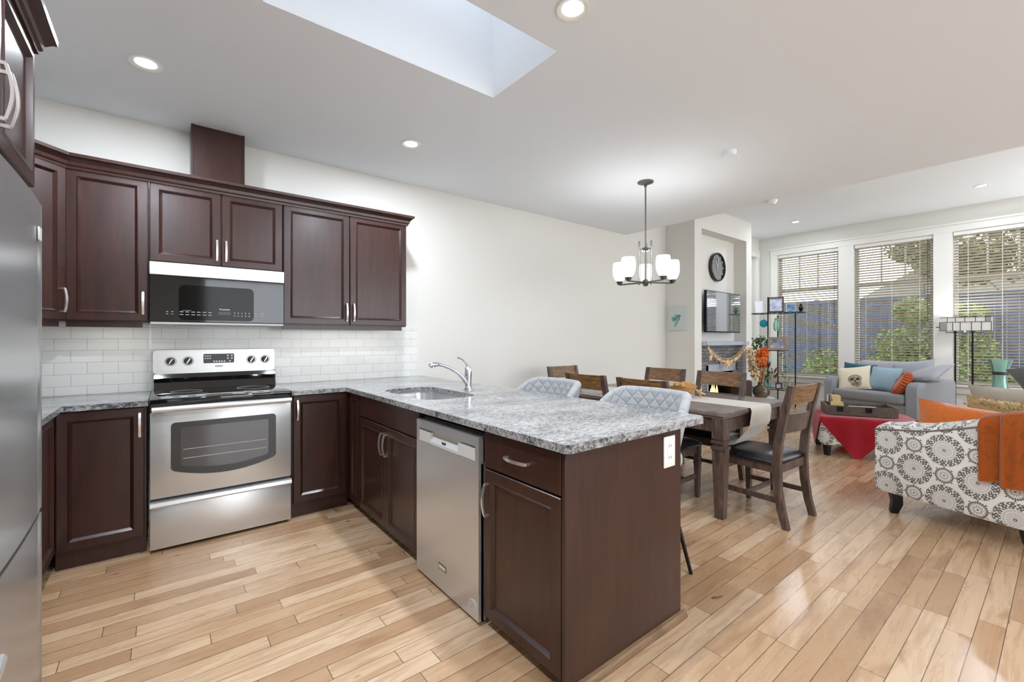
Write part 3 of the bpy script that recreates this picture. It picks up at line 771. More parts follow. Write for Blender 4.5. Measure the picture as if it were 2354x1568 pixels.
# chimney cover up to the ceiling
t = thing('vent_chase', 'tall narrow dark wood duct cover rising to the ceiling', 'duct cover', (.313, 3.93, 2.30))
obj('panel', G().box(.172, .468, 3.835, YW-.002, 2.302, ZK-.003), 'cab', t, smooth=False)
for x in (.158, .468): obj('edge_strip', G().box(x, x+.014, 3.828, YW-.002, 2.302, ZK-.003), 'cab', t, smooth=False)

# base cabinets
ZT = .876
def base(label, poly, Fm, w, doors, z0=.1, toe=None, loc=None):
    t = thing('base_cabinet', label, 'base cabinet', loc, 0, 'dark stained base cabinets')
    obj('carcass', G().prism(poly, XY, z0, ZT), 'cab', t, smooth=False)
    for d in doors: add_door(t, Fm, *d[:4], handle=d[4], slab=(len(d) > 5 and d[5]), name=(d[6] if len(d) > 6 else 'door'))
    if toe: obj('toe_kick', G().box(*toe), 'cab', t, smooth=False)
    return t
FB = FR(0, 3.437, 0)
base('dark base cabinet with one door left of the range', [(-.46, 3.437), (-.075, 3.437), (-.075, YW-.002), (-.46, YW-.002)], FB, .4,
     [(-.455, .105, .37, .765, (-.105, .77, True))], toe=(-.46, -.075, 3.45, 3.47, 0, .1), loc=(-.27, 3.7, 0))
base('dark base cabinet with one door right of the range', [(.72, 3.437), (1.115, 3.437), (1.115, YW-.002), (.72, YW-.002)], FB, .4,
     [(.728, .105, .365, .765, (.752, .77, True))], toe=(.72, 1.115, 3.45, 3.47, 0, .1), loc=(.92, 3.7, 0))
FLc = T((-.48, 3.42, 0)) @ R(PI/2, 'Z')
base('dark base cabinet in the corner next to the fridge', [(-.48, 2.26), (-.48, 3.43), (-.462, 3.43), (-.462, YW-.002), (XL+.002, YW-.002), (XL+.002, 2.26)], T((-.48, 2.6, 0)) @ R(PI/2, 'Z'), .5,
     [(.30, .105, .53, .765, None), (-.33, .105, .6, .765, None)], toe=(-.56, -.54, 2.26, 3.43, 0, .1), loc=(-.76, 3.1, 0))
FP = T((1.137, 0, 0)) @ R(-PI/2, 'Z')         # peninsula face looks toward -x ; local x runs along -y
def py(a): return -a
base('narrow dark filler cabinet in the inside corner of the peninsula', [(1.137, 3.43), (1.137, 3.19), (1.74, 3.19), (1.74, YW-.002), (1.118, YW-.002), (1.118, 3.43)], FP, .2,
     [(py(3.405), .06, .205, .815, None)], toe=(1.19, 1.21, 3.19, 3.5, 0, .1), loc=(1.45, 3.5, 0), z0=.055)
sb = base('dark two-door sink base cabinet beside the dishwasher', [(1.137, 3.188), (1.137, 2.24), (1.165, 2.24), (1.165, 3.188)], FP, .9,
     [(py(3.186), .72, .942, .152, None, True, 'false_front'), (py(3.186), .06, .469, .652, (py(2.745), .6, True)), (py(2.713), .06, .469, .652, (py(2.685), .6, True))],
     toe=(1.19, 1.21, 2.24, 3.188, 0, .06), loc=(1.45, 2.7, 0), z0=.055)
obj('side_panel', G().box(1.165, 1.74, 2.24, 2.258, .055, ZT).box(1.165, 1.74, 3.17, 3.188, .055, ZT).box(1.165, 1.74, 2.258, 3.17, .055, .073), 'cab', sb, smooth=False)
base('dark drawer and door cabinet at the near end of the peninsula', [(1.137, 1.612), (1.137, 1.127), (1.74, 1.127), (1.74, 1.612)], FP, .48,
     [(py(1.608), .712, .477, .155, (py(1.37), .79, False), True, 'drawer'), (py(1.608), .05, .477, .654, (py(1.578), .575, True))],
     toe=(1.19, 1.21, 1.127, 1.612, 0, .06), loc=(1.45, 1.37, 0), z0=.055)
t = thing('peninsula_panel', 'plain dark wood end panel at the near end of the peninsula', 'panel', (1.5, 1.115, 0))
obj('end_panel', G().box(1.117, 1.865, 1.107, 1.126, .001, .876, .002, 1).box(1.840, 1.865, 1.126, YW-.003, .001, .876), 'cab', t)
obj('shoe_moulding', G().prism([(0, 0.001), (-.022, .001), (-.022, .012), (-.012, .028), (0, .032)], lambda p, q, s_: Vector((s_, 1.107+p, q)), 1.117, 1.887), 'shoewood', t, label='light brown shoe moulding')
t = thing('electrical_outlet', 'white duplex outlet on the peninsula end panel', 'outlet', (1.765, 1.106, .777))
obj('cover_plate', G().box(1.722, 1.808, 1.100, 1.1068, .708, .846, .003, 2), 'whiteplastic', t)
obj('socket', G().box(1.745, 1.785, 1.0985, 1.101, .725, .829, .001, 1), 'whiteplastic', t)
for zz in (.752, .803):
    obj('slot', G().box(1.755, 1.758, 1.0978, 1.0988, zz-.006, zz+.006).box(1.771, 1.774, 1.0978, 1.0988, zz-.006, zz+.006), 'darkgreyprint', t, smooth=False)

# countertops
ZC0, ZC1 = .878, .909
def edge_round(pts): return pts
ctr = G().plate([(-.43, 3.39), (-.066, 3.39), (-.066, YW-.003), (XL+.003, YW-.003), (XL+.003, 2.25), (-.43, 2.25)], [], XY, ZC0, ZC1)
solo('countertop', ctr, 'granite', 'grey speckled granite worktop between fridge and range', 'countertop', (-.6, 3.5, ZC0), smooth=False)
xb = 2.032
outer = [(.711, 3.39), (1.09, 3.39), (1.09, 1.085), (1.105, 1.07), (xb-.035, 1.07), (xb, 1.10), (xb, YW-.003), (.711, YW-.003)]
hole = rounded(1.225, 1.618, 2.365, 3.075, .12, 6)
pc = G().plate(outer, [hole], XY, ZC0, ZC1)
solo('countertop', pc, 'granite', 'grey speckled granite worktop of the peninsula with the sink', 'countertop', (1.5, 2.5, ZC0), smooth=False)

# backsplash
bs = G().box(-.726, 1.99, YW-.009, YW-.0005, ZC1+.001, 1.384)
bs.box(XL+.0005, XL+.009, 2.25, YW-.009, ZC1+.001, 1.38).box(XL+.009, -.726, YW-.009, YW-.0005, ZC1+.001, 1.38)
solo('backsplash', bs, 'tile', 'white subway tile backsplash above the worktops', 'backsplash', (.6, YW, ZC1), smooth=False)
M_LED = area_light('undercabinet_light', (1.22, 3.86, 1.376), (0, 0, 0), .8, .7, (1, .97, .92), 'RECTANGLE', .03)
area_light('undercabinet_light', (-.26, 3.86, 1.376), (0, 0, 0), .3, .3, (1, .97, .92), 'RECTANGLE', .03)

# sink and faucet
t = thing('kitchen_sink', 'undermount stainless steel sink set in the granite', 'sink', (1.42, 2.72, .70))
ho = rounded(1.2, 1.643, 2.34, 3.10, .12, 6); hi = rounded(1.218, 1.625, 2.358, 3.082, .12, 6); hb = rounded(1.25, 1.59, 2.40, 3.04, .09, 6)
g = G()
lv = [(ho, ZC0-.001), (hi, ZC0-.001), (hi, ZC0-.02), (hb, .70), ]
rows = [[g.bm.verts.new((x, y, z)) for x, y in p] for p, z in lv]
for a, b in zip(rows, rows[1:]):
    n = len(a)
    for k in range(n): g.face([a[k], a[(k+1) % n], b[(k+1) % n], b[k]])
g.face(rows[-1])
obj('basin', g, 'steelsink', t)
obj('drain', G().lathe([(.045, .001), (.04, .004), (.02, .002), (0, .002)], (1.42, 2.72, .70), 20), 'chrome', t)
t = thing('kitchen_faucet', 'chrome single-lever faucet behind the sink', 'faucet', (1.74, 2.71, ZC1))
obj('body', G().lathe([(0, 0), (.032, 0), (.032, .006), (.025, .012), (.022, .03), (.026, .09), (.027, .125), (.024, .155), (.012, .168), (0, .17)], (1.74, 2.71, ZC1), 24), 'chrome', t)
sp = [(1.735, 2.71, .945), (1.70, 2.71, .99), (1.65, 2.71, 1.035), (1.59, 2.71, 1.07), (1.53, 2.71, 1.092), (1.485, 2.71, 1.10)]
s_ = obj('spout', G().tube(sp, [.018, .014, .012, .0115, .0115, .013], 12), 'chrome', t)
obj('spray_head', G().tube([(1.50, 2.71, 1.099), (1.478, 2.71, 1.101), (1.445, 2.71, 1.098), (1.428, 2.71, 1.092)], [.013, .017, .018, .012], 12).tube([(1.455, 2.71, 1.09), (1.455, 2.71, 1.075)], .013, 12), 'chrome', s_)
obj('lever', G().tube([(1.742, 2.71, 1.07), (1.735, 2.73, 1.10), (1.722, 2.76, 1.125), (1.708, 2.80, 1.14)], [.012, .008, .006, .008], 10), 'chrome', t)
# ------------------------------------------------------------------ range
t = thing('electric_range', 'stainless steel freestanding range between the base cabinets', 'range', (.3225, 3.68, 0))
RX0, RX1 = -.059, .704
obj('body', G().box(RX0+.004, RX1-.004, 3.40, 4.0, .03, .90), 'black', t, smooth=False)
for x in (.0, .645): 
    for y in (3.45, 3.95): obj('foot', G().lathe([(0, .001), (.018, .001), (.018, .03), (0, .03)], (x, y, 0), 12), 'black', t)
dr = obj('drawer', G().box(RX0, RX1, 3.372, 3.40, .02, .272, .004, 2).prism([(3.40, .272), (3.352, .272), (3.348, .280), (3.352, .300), (3.366, .306), (3.40, .306)], lambda p, q, s_: Vector((s_, p, q)), RX0, RX1), 'steel', t, ang=30)
dd = G().box(RX0, RX1, 3.372, 3.40, .322, .835, .004, 2)
d = obj('oven_door', dd, 'steel', t, ang=30, label='brushed steel oven door')
def curved(x0, x1, z0, z1, sag, r=.02, n=14):
    pts = [(x1-r, z1), (x0+r, z1)] + [(x0+r-r*math.sin(a), z1-r+r*math.cos(a)) for a in (PI/4,)] + [(x0, z1-r), (x0, z0+sag+r*.8)]
    for k in range(n+1):
        u = k/n; x = x0+r*.7+(x1-x0-1.4*r)*u; pts.append((x, z0+sag*(1-math.sin(PI*u))**1.0*1.0 if False else z0+sag*(2*u-1)**2))
    pts += [(x1, z0+sag+r*.8), (x1, z1-r), (x1-r+r*math.sin(PI/4), z1-r+r*math.cos(PI/4))]
    return pts
wf = obj('window_frame', G().prism(curved(.04, .608, .425, .768, .05), XZ, 3.3655, 3.3715), 'ovenframe', d, smooth=False, label='dark glass surround with a bowed lower edge')
wi = obj('window_glass', G().prism(curved(.088, .562, .47, .735, .03, .012), XZ, 3.3635, 3.3665), 'ovenglass', d, smooth=False)
g = G()
for z in (.545, .60): g.tube([(.10, 3.3632, z), (.55, 3.3632, z)], .0016, 5)
obj('rack', g, 'rackchrome', wi)
obj('handle', G().tube([(RX0+.01, 3.318, .858), (.32, 3.308, .861), (RX1-.01, 3.318, .858)], [.017, .019, .017], 12).box(RX0+.02, RX0+.06, 3.318, 3.38, .846, .868, .004).box(RX1-.06, RX1-.02, 3.318, 3.38, .846, .868, .004), 'steel', d)
obj('vent_strip', G().box(RX0+.004, RX1-.004, 3.385, 3.41, .836, .888), 'black', t, smooth=False)
ck = obj('cooktop', G().box(RX0-.002, RX1+.002, 3.345, 3.93, .888, .918, .006, 2), 'blackgloss', t)
for (x, y, r) in ((.13, 3.50, .115), (.53, 3.50, .09), (.13, 3.77, .09), (.53, 3.77, .105)):
    obj('burner_ring', G().plate(circle(x, y, r, 36), [circle(x, y, r-.004, 36)], XY, .9178, .9184), 'greyprint', ck, smooth=False)
bg = G().prism([(3.91, .918), (4.005, .918), (4.005, 1.03), (3.925, 1.03), (3.918, 1.0), (3.925, .97)], lambda p, q, s_: Vector((s_, p, q)), RX0+.012, RX1-.0)
obj('riser', bg, 'blackgloss', t, ang=20)
bgp = G().prism(rounded(-.052, .7, 1.03, 1.197, .022, 5), XZ, 3.93, 4.012)
bgp.prism(rounded(-.025, .672, 1.045, 1.18, .01, 3), XZ, 3.926, 3.931)
bk = obj('backguard', bgp, 'steel', t, ang=30)
ds = obj('display', G().prism(rounded(.235, .425, 1.098, 1.166, .006, 3), XZ, 3.922, 3.927), 'darkgreyprint', bk, smooth=False)
pr_ = G()
for k in range(3):
    for j in range(2): pr_.box(.242+.014*k, .252+.014*k, 3.9212, 3.922, 1.148-.018*j, 1.154-.018*j)
for x, z in ((.385, 1.152), (.41, 1.152), (.385, 1.132), (.41, 1.132), (.398, 1.112), (.30, 1.110), (.316, 1.110), (.332, 1.110), (.348, 1.110), (.364, 1.110)):
    pr_.prism(circle(x, z, .006, 10), XZ, 3.9212, 3.922)
obj('key_print', pr_, 'printwhite', ds, smooth=False)
obj('badge', G().prism(rounded(.305, .355, 1.068, 1.082, .004, 3), XZ, 3.9245, 3.9265), 'silverplastic', bk, smooth=False)
for x in (.045, .145, .538, .632):
    k_ = obj('knob', G().lathe([(.0, .03), (.019, .03), (.023, .004), (.026, 0)], (x, 3.926, 1.118), 20, R(PI/2, 'X')), 'black', bk)
    obj('pointer', G().box(x-.004, x+.004, 3.8935, 3.8975, 1.098, 1.138, .001, 1, mt=T((x, 3.895, 1.118)) @ R(.5, 'Y') @ T((-x, -3.895, -1.118))), 'nickel', k_)
    obj('dial_ring', G().plate(circle(x, 1.118, .033, 28), [circle(x, 1.118, .030, 28)], XZ, 3.9252, 3.926), 'darkgreyprint', k_, smooth=False)

# ------------------------------------------------------------------ over-the-range microwave
t = thing('microwave', 'over-the-range microwave with a steel strip and black glass door', 'microwave', (.32, 3.83, 1.372))
obj('body', G().box(-.064, .706, 3.65, YW-.002, 1.386, 1.768), 'black', t, smooth=False)
obj('top_strip', G().box(-.066, .709, 3.618, 3.66, 1.688, 1.772, .003, 1), 'steel', t)
d = obj('door', G().box(-.065, .708, 3.622, 3.66, 1.388, 1.687, .003, 1), 'blackgloss', t, label='black glass door')
obj('window', G().prism(rounded(.084, .512, 1.40, 1.632, .03, 5), XZ, 3.6205, 3.623), flat('microwave_window', C(5, 5, 5), .08, spec=.25), d, smooth=False)
g = G()
for x in (.018, .044):
    for z in (1.437, 1.452): g.box(x, x+.012, 3.6195, 3.6205, z, z+.004)
for k in range(6):
    for z in (1.434, 1.452): g.box(.088+.031*k, .108+.031*k, 3.6195, 3.6205, z, z+.005)
g.box(.10, .15, 3.6195, 3.6205, 1.463, 1.465)
for k in range(5):
    for z in (1.436, 1.456): g.prism(circle(.395+.022*k, z, .0042, 8), XZ, 3.6195, 3.6205)
for x in (.515, .552, .565):
    for z in (1.437, 1.456): g.box(x, x+.011, 3.6195, 3.6205, z, z+.004)
obj('key_print', g, 'greyprint', d, smooth=False)
obj('display', G().box(.30, .372, 3.6197, 3.6205, 1.441, 1.462), 'darkgreyprint', d, smooth=False)
obj('brand_lettering', text_mesh('Panasonic', .0155, T((.337, 3.6197, 1.478)) @ R(PI/2, 'X')), 'printwhite', d, smooth=False)
obj('bottom_grille', G().box(-.06, .704, 3.63, 3.98, 1.372, 1.386).box(-.03, .67, 3.626, 3.632, 1.376, 1.384), 'silverplastic', t, smooth=False)

# ------------------------------------------------------------------ dishwasher
t = thing('dishwasher', 'stainless steel dishwasher built into the peninsula', 'dishwasher', (1.42, 1.926, .0))
obj('tub', G().box(1.142, 1.70, 1.618, 2.232, .08, .85), 'black', t, smooth=False)
obj('kick_plate', G().box(1.19, 1.21, 1.618, 2.232, .001, .08), 'black', t, smooth=False)
pocket = [(1.652, .728), (2.205, .728), (2.205, .795), (1.652, .795)]
d = obj('door', G().plate([(1.625, .018), (2.231, .018), (2.231, .836), (1.625, .836)], [pocket], YZ, 1.098, 1.125).box(1.112, 1.14, 1.625, 2.231, .018, .72).box(1.098, 1.14, 1.625, 2.231, .836, .838), 'steely', t, ang=30, label='brushed steel door')
obj('pocket_handle', G().prism([(1.100, .728), (1.1415, .728), (1.1415, .797), (1.128, .797), (1.128, .770), (1.115, .758), (1.100, .740)], lambda p, q, s_: Vector((p, s_, q)), 1.654, 2.203)
    .box(1.099, 1.128, 1.654, 1.80, .729, .784).box(1.099, 1.128, 2.08, 2.203, .729, .784), 'silverplastic', d, smooth=False, label='silver recessed grip')
obj('display', G().box(1.1035, 1.1075, 1.93, 1.965, .737, .756), 'darkgreyprint', d, smooth=False)
obj('badge', G().box(1.096, 1.0982, 1.91, 1.985, .118, .146), 'darknickel', d, smooth=False)
obj('badge_face', G().box(1.0952, 1.0962, 1.915, 1.98, .123, .141), 'silverplastic', d, smooth=False)
obj('sticker', G().prism(circle(1.672, .072, .030, 28), YZ, 1.0965, 1.0982), 'silverplastic', d, smooth=False, label='round pale sticker')
obj('sticker_print', G().plate(circle(1.672, .072, .024, 24), [circle(1.672, .072, .021, 24)], YZ, 1.0958, 1.0966).box(1.0958, 1.0966, 1.658, 1.686, .06, .064).box(1.0958, 1.0966, 1.658, 1.686, .070, .076).box(1.0958, 1.0966, 1.662, 1.682, .081, .086), 'greyprint', d, smooth=False)
obj('corner_label', G().box(1.0968, 1.0982, 2.185, 2.226, .800, .824), 'greyprint', d, smooth=False)

# ------------------------------------------------------------------ fridge and the cabinet over it
FXF = -.32
t = thing('refrigerator', 'stainless steel bottom-freezer refrigerator at the left edge', 'refrigerator', (-.68, 1.77, 0))
obj('cabinet', G().box(-1.02, FXF-.075, 1.22, 2.19, .02, 1.715, .006, 2), 'darknickel', t)
def bowed(z0, z1):
    return G().prism([(FXF-.072, 1.218), (FXF-.02, 1.218), (FXF-.006, 1.226)] + [(FXF-.006+.012*math.sin(PI*k/10)**.7, 1.232+.95*k/10) for k in range(11)] + [(FXF-.004, 2.186), (FXF-.014, 2.192), (FXF-.072, 2.192)], XY, z0, z1)
d1 = obj('door', bowed(.70, 1.735), 'steelfridge', t, ang=35, label='stainless upper door')
d2 = obj('freezer_drawer', bowed(.06, .685), 'steelfridge', t, ang=35, label='stainless freezer drawer')
obj('handle', G().tube([(FXF, 1.29, .80), (FXF+.04, 1.29, .83), (FXF+.05, 1.29, 1.1), (FXF+.05, 1.29, 1.3), (FXF+.04, 1.29, 1.52), (FXF, 1.29, 1.55)], .013, 10), 'steely', d1)
obj('handle', G().tube([(FXF, 1.24, .58), (FXF+.05, 1.25, .60), (FXF+.055, 1.32, .605), (FXF+.05, 1.395, .60), (FXF, 1.41, .58)], .014, 10), 'steely', d2)
obj('hinge_cap', G().box(FXF-.06, FXF-.012, 2.11, 2.18, 1.735, 1.755, .006, 2), 'silverplastic', t)
obj('badge', G().box(FXF+.001, FXF+.0055, 2.085, 2.125, 1.60, 1.645, .002, 1), 'silverplastic', d1)
t = thing('upper_cabinet', 'deep dark two-door cabinet above the refrigerator', 'wall cabinet', (-.7, 1.81, 1.80), 0, 'dark stained wall cabinets')
obj('carcass', G().box(XL+.002, -.372, 1.36, 2.262, 1.80, 2.30), 'cab', t, smooth=False)
Fo = T((-.372, 0, 0)) @ R(PI/2, 'Z')
add_door(t, Fo, 1.813, 1.808, .446, .487, (1.842, 1.945, True), hl=.15)
add_door(t, Fo, 1.362, 1.808, .446, .487, (1.782, 1.945, True), hl=.15)
cp = [(-.352, 1.36), (-.352, 2.262), (XL+.003, 2.262)]
solo('crown_moulding', crown(cp, [(1, 0), (1, 1), (0, 1)]), 'cab', 'dark crown moulding on the cabinet above the refrigerator', 'moulding', (-.6, 1.8, 2.285), ang=25)
# ------------------------------------------------------------------ counter stools
def make_stool(label, loc, rz):
    t = thing('counter_stool', label, 'stool', loc, rz, 'grey quilted counter stools')
    # local: sitter faces -x ; the back wraps round +x
    A = math.radians(118)
    def prof(th):
        k = abs(th)/A
        return .968-.27*max(0, (k-.35)/.65)**1.6
    def rad(th, f): 
        return .225+.03*f
    def shell(inn):
        def fn(u, v):
            th = -A+2*A*u; z = .60+(prof(th)-.60)*v
            r = (.215 if not inn else .17)+.07*v
            if not inn: r += 0
            sq = 1.0/max(abs(math.cos(th)), abs(math.sin(th)))**.35
            return Vector((math.cos(th)*r*.93*sq, math.sin(th)*r*1.02*sq, z))
        return fn
    g = G(); nu, nv = 40, 8
    uvf = lambda a, b: (a*14, b*4.5)
    g.grid(shell(False), nu, nv, uvf); g.grid(shell(True), nu, nv, uvf)
    # rounded top rim and ends joining the two skins
    so, si = shell(False), shell(True)
    def rim(u, w):
        a = so(u, 1); b = si(u, 1); c = (a+b)/2; return c+(a-c)*math.cos(PI*w)+Vector((0, 0, .022))*math.sin(PI*w)
    g.grid(rim, nu, 6, lambda a, b: (a*14, 4.5))
    for e in (0, 1):
        def end(v, w, e=e):
            a = so(e, v); b = si(e, v); c = (a+b)/2; th = -A if e == 0 else A
            dr_ = Vector((-math.sin(th), math.cos(th), 0))*(-1 if e == 0 else 1)
            return c+(a-c)*math.cos(PI*w)+dr_*.02*math.sin(PI*w)
        g.grid(end, nv, 4, lambda a, b: (0, a*5))
    bmesh.ops.remove_doubles(g.bm, verts=g.bm.verts, dist=1e-4)
    obj('backrest', g, 'quilt', t, world=False, ang=60)
    obj('seat', G().box(-.165, .20, -.20, .20, .575, .665, .035, 4), 'quilt', t, world=False)
    for sx in (-1, 1):
        for sy in (-1, 1):
            obj('leg', G().tube([(sx*.115, sy*.12, .575), (.215 if sx > 0 else -.155, sy*.225, .002)], [.013, .010], 10), 'blackmetal', t, world=False)
    q, qa, qb = .181, -.139, .174
    obj('footrest', G().tube([(qa, -q, .24), (qb, -q, .24), (qb, q, .24), (qa, q, .24), (qa, -q, .24)], .007, 8), 'blackmetal', t, world=False)
    return t
make_stool('grey quilted counter stool nearest the end of the peninsula', (2.035, 1.50, 0), 0)
st2 = make_stool('grey quilted counter stool farther along, nearer the sink', (2.035, 2.30, 0), 0)

# ------------------------------------------------------------------ dining table
t = thing('dining_table', 'dark distressed wooden dining table beside the peninsula', 'table', (3.5925, 2.373, 0))
TX0, TX1, TY0, TY1 = 3.06, 4.125, 1.486, 3.26
obj('tabletop', G().box(TX0, TX1, TY0, TY1, .728, .76, .005, 2).box(TX0+.012, TX1-.012, TY0+.012, TY1-.012, .712, .728, .003, 1), 'tablewood', t)
ap = G().box(TX0+.08, TX1-.08, TY0+.03, TY0+.05, .612, .712).box(TX0+.08, TX1-.08, TY1-.05, TY1-.03, .612, .712).box(TX0+.03, TX0+.05, TY0+.08, TY1-.08, .612, .712).box(TX1-.05, TX1-.03, TY0+.08, TY1-.08, .612, .712)
obj('apron', ap, 'chairwood', t, smooth=False)
def turned(x, y, top, ring, w, wf):
    g = G()
    secs = [(0.001, wf), (ring-.045, w), (ring-.045, w), (ring-.044, w*1.14), (ring-.022, w*1.14), (ring-.021, w*.86), (ring-.002, w*.86), (ring-.001, w*1.12), (ring+.018, w*1.12), (ring+.019, w*.86), (ring+.03, w*.86), (ring+.031, w*1.02), (top, w*1.02)]
    rows = []
    for z, h in secs: rows.append([g.bm.verts.new((x+a*h/2, y+b*h/2, z)) for a, b in ((-1, -1), (1, -1), (1, 1), (-1, 1))])
    for p, q in zip(rows, rows[1:]):
        for k in range(4): g.face([p[k], p[(k+1) % 4], q[(k+1) % 4], q[k]])
    g.face(rows[0][::-1]); g.face(rows[-1]); return g
for x in (TX0+.055, TX1-.055):
    for y in (TY0+.055, TY1-.055): obj('leg', turned(x, y, .712, .535, .086, .06), 'chairwood', t, ang=15)

# ------------------------------------------------------------------ dining chairs
def make_chair(label, loc, rz):
    t = thing('dining_chair', label, 'chair', loc, rz, 'dark wooden dining chairs')
    # local: faces +y
    def seat(u, v):
        x = -.23+.46*u; y = -.205+.43*v; a, b = 2*u-1, 2*v-1
        return Vector((x*(1-.06*(1-v)), y, .438+.042*max(0, (1-a**4)*(1-b**4))**.5))
    g = G().grid(seat, 18, 18)
    g.box(-.225, .225, -.20, .222, .415, .44, .008, 2)
    obj('seat', g, 'leather', t, world=False, ang=60, label='black leather seat pad')
    ap = G().box(-.20, .20, .185, .205, .36, .418).box(-.20, .20, -.205, -.185, .36, .418).box(-.208, -.188, -.19, .19, .36, .418).box(.188, .208, -.19, .19, .36, .418)
    obj('seat_frame', ap, 'chairwood', t, world=False, smooth=False)
    cl = [(-.252, 0.001, .042), (-.222, .12, .046), (-.200, .26, .05), (-.192, .42, .052), (-.205, .58, .050), (-.238, .76, .044), (-.285, .965, .036)]
    for s in (-1, 1):
        g = G(); rows = []
        for y, z, d in cl: rows.append([g.bm.verts.new((s*.209+a*.019, y+b*d/2, z)) for a, b in ((-1, -1), (1, -1), (1, 1), (-1, 1))])
        for p, q in zip(rows, rows[1:]):
            for k in range(4): g.face([p[k], p[(k+1) % 4], q[(k+1) % 4], q[k]])
        g.face(rows[0][::-1]); g.face(rows[-1])
        obj('leg', g, 'chairwood', t, world=False, ang=45, label='curved rear leg rising into the back post')
        obj('leg', turned(s*.197, .195, .418, .315, .042, .03), 'chairwood', t, world=False, ang=15)
    def yc(z):
        for (y0, z0, _), (y1, z1, _) in zip(cl, cl[1:]):
            if z0 <= z <= z1: return y0+(y1-y0)*(z-z0)/(z1-z0)
        return cl[-1][0]
    def rail(z0, z1, th, bow):
        g = G(); N = 10; rows = []
        for k in range(N+1):
            u = k/N; x = -.192+.384*u; sag = -bow*math.sin(PI*u)
            rows.append([g.bm.verts.new(p) for p in ((x, yc(z0)+sag+th/2, z0), (x, yc(z0)+sag-th/2, z0), (x, yc(z1)+sag-th/2, z1), (x, yc(z1)+sag+th/2, z1))])
        for p, q in zip(rows, rows[1:]):
            for k in range(4): g.face([p[k], p[(k+1) % 4], q[(k+1) % 4], q[k]])
        g.face(rows[0][::-1]); g.face(rows[-1]); return g
    obj('top_rail', rail(.835, .962, .022, .022), 'chairrail', t, world=False, ang=45)
    obj('lower_rail', rail(.635, .765, .020, .022), 'chairwood', t, world=False, ang=45)
    obj('stretcher', G().bar([(-.200, -.215, .175), (-.195, .19, .175)], .018, .034).bar([(.200, -.215, .175), (.195, .19, .175)], .018, .034).bar([(-.197, .02, .175), (.197, .02, .175)], .018, .03), 'chairwood', t, world=False, smooth=False)
    return t
ch = make_chair('dining chair at the near end of the table, turned away from the camera', (3.49, 1.415, 0), math.radians(-3))
for loc, rz, lab in (((3.19, 2.06, 0), -PI/2, 'dining chair on the peninsula side of the table, behind the nearer stool'),
                     ((3.21, 2.66, 0), -PI/2, 'dining chair on the peninsula side of the table, behind the farther stool'),
                     ((3.87, 2.05, 0), PI/2, 'dining chair on the living room side of the table, with the brightest top rail'),
                     ((3.90, 2.66, 0), PI/2, 'dining chair on the living room side of the table, nearer the long wall'),
                     ((3.60, 3.33, 0), PI, 'dining chair at the far end of the table against the long wall')):
    dup(ch, loc, rz, lab)
# runner and bowl
def runner(u, v):
    s_ = v*2.35; x0, x1 = 3.43, 3.775
    if s_ < 1.70:
        y = 3.18-s_; z = .7615; sh = 0
    else:
        d = s_-1.70; k = min(1, d/.06)
        y = 1.48-.012*math.sin(k*PI/2)+max(0, d-.22)*.42; z = .7615-.012*(1-math.cos(k*PI/2))-max(0, d-.02)*.62; sh = -.22*max(0, d-.05)
        z = max(z, .487); 
    w = .004*math.sin(u*20)*(1 if s_ > 1.75 else 0)
    return Vector((x0+(x1-x0)*u+sh*(1-.15*u), y-abs(w)-.004, z))
g = G().grid(runner, 14, 70)
solo('table_runner', g, 'runner', 'cream cloth runner along the table, draped over its near end', 'table runner', (3.6, 2.3, .7615), ang=80)
t = thing('dough_bowl', 'long honey-coloured wooden bowl on the table runner', 'bowl', (3.60, 2.12, .764), math.radians(20))
def bowl(sgn):
    def fn(u, v):
        th = 2*PI*u; r = v
        k = 1 if sgn > 0 else .93
        z = .008+.075*r**2.2 if sgn > 0 else .0+.083*r**2.6
        z += (.03*abs(math.cos(th))**3*r**3)
        return Vector((.20*k*r*math.cos(th), .105*k*r*math.sin(th), z if sgn > 0 else z*.98))
    return fn
g = G().grid(lambda u, v: Vector((.215*v*math.cos(2*PI*u), .115*v*math.sin(2*PI*u), .09*v**2.4+.03*abs(math.cos(2*PI*u))**3*v**3)), 36, 8, closed_u=True)
g.grid(lambda u, v: Vector((.200*v*math.cos(2*PI*u), .102*v*math.sin(2*PI*u), .012+.078*v**2.4+.03*abs(math.cos(2*PI*u))**3*v**3)), 36, 8, closed_u=True)
g.grid(lambda u, v: Vector(((.200+.015*v)*math.cos(2*PI*u), (.102+.013*v)*math.sin(2*PI*u), .090+.03*abs(math.cos(2*PI*u))**3)), 36, 1, closed_u=True)
bmesh.ops.remove_doubles(g.bm, verts=g.bm.verts, dist=1e-5)
obj('basin', g, 'bowlwood', t, world=False, ang=50)
obj('handle', G().tube([(-.2, -.03, .115), (-.235, -.02, .14), (-.235, .02, .14), (-.2, .03, .115)], .008, 8), 'bowlwood', t, world=False)
sf = G()
for k in range(5):
    a = 2*PI*k/5; sf.tube([(0, 0, .0), (.055*math.cos(a), .055*math.sin(a), 0)], [.014, .004], 6)
solo('starfish', sf.xf(T((3.70, 2.02, .806)) @ R(.9, 'Y')), 'shell', 'tan starfish leaning on the wooden bowl', 'starfish', (3.70, 2.02, .764))

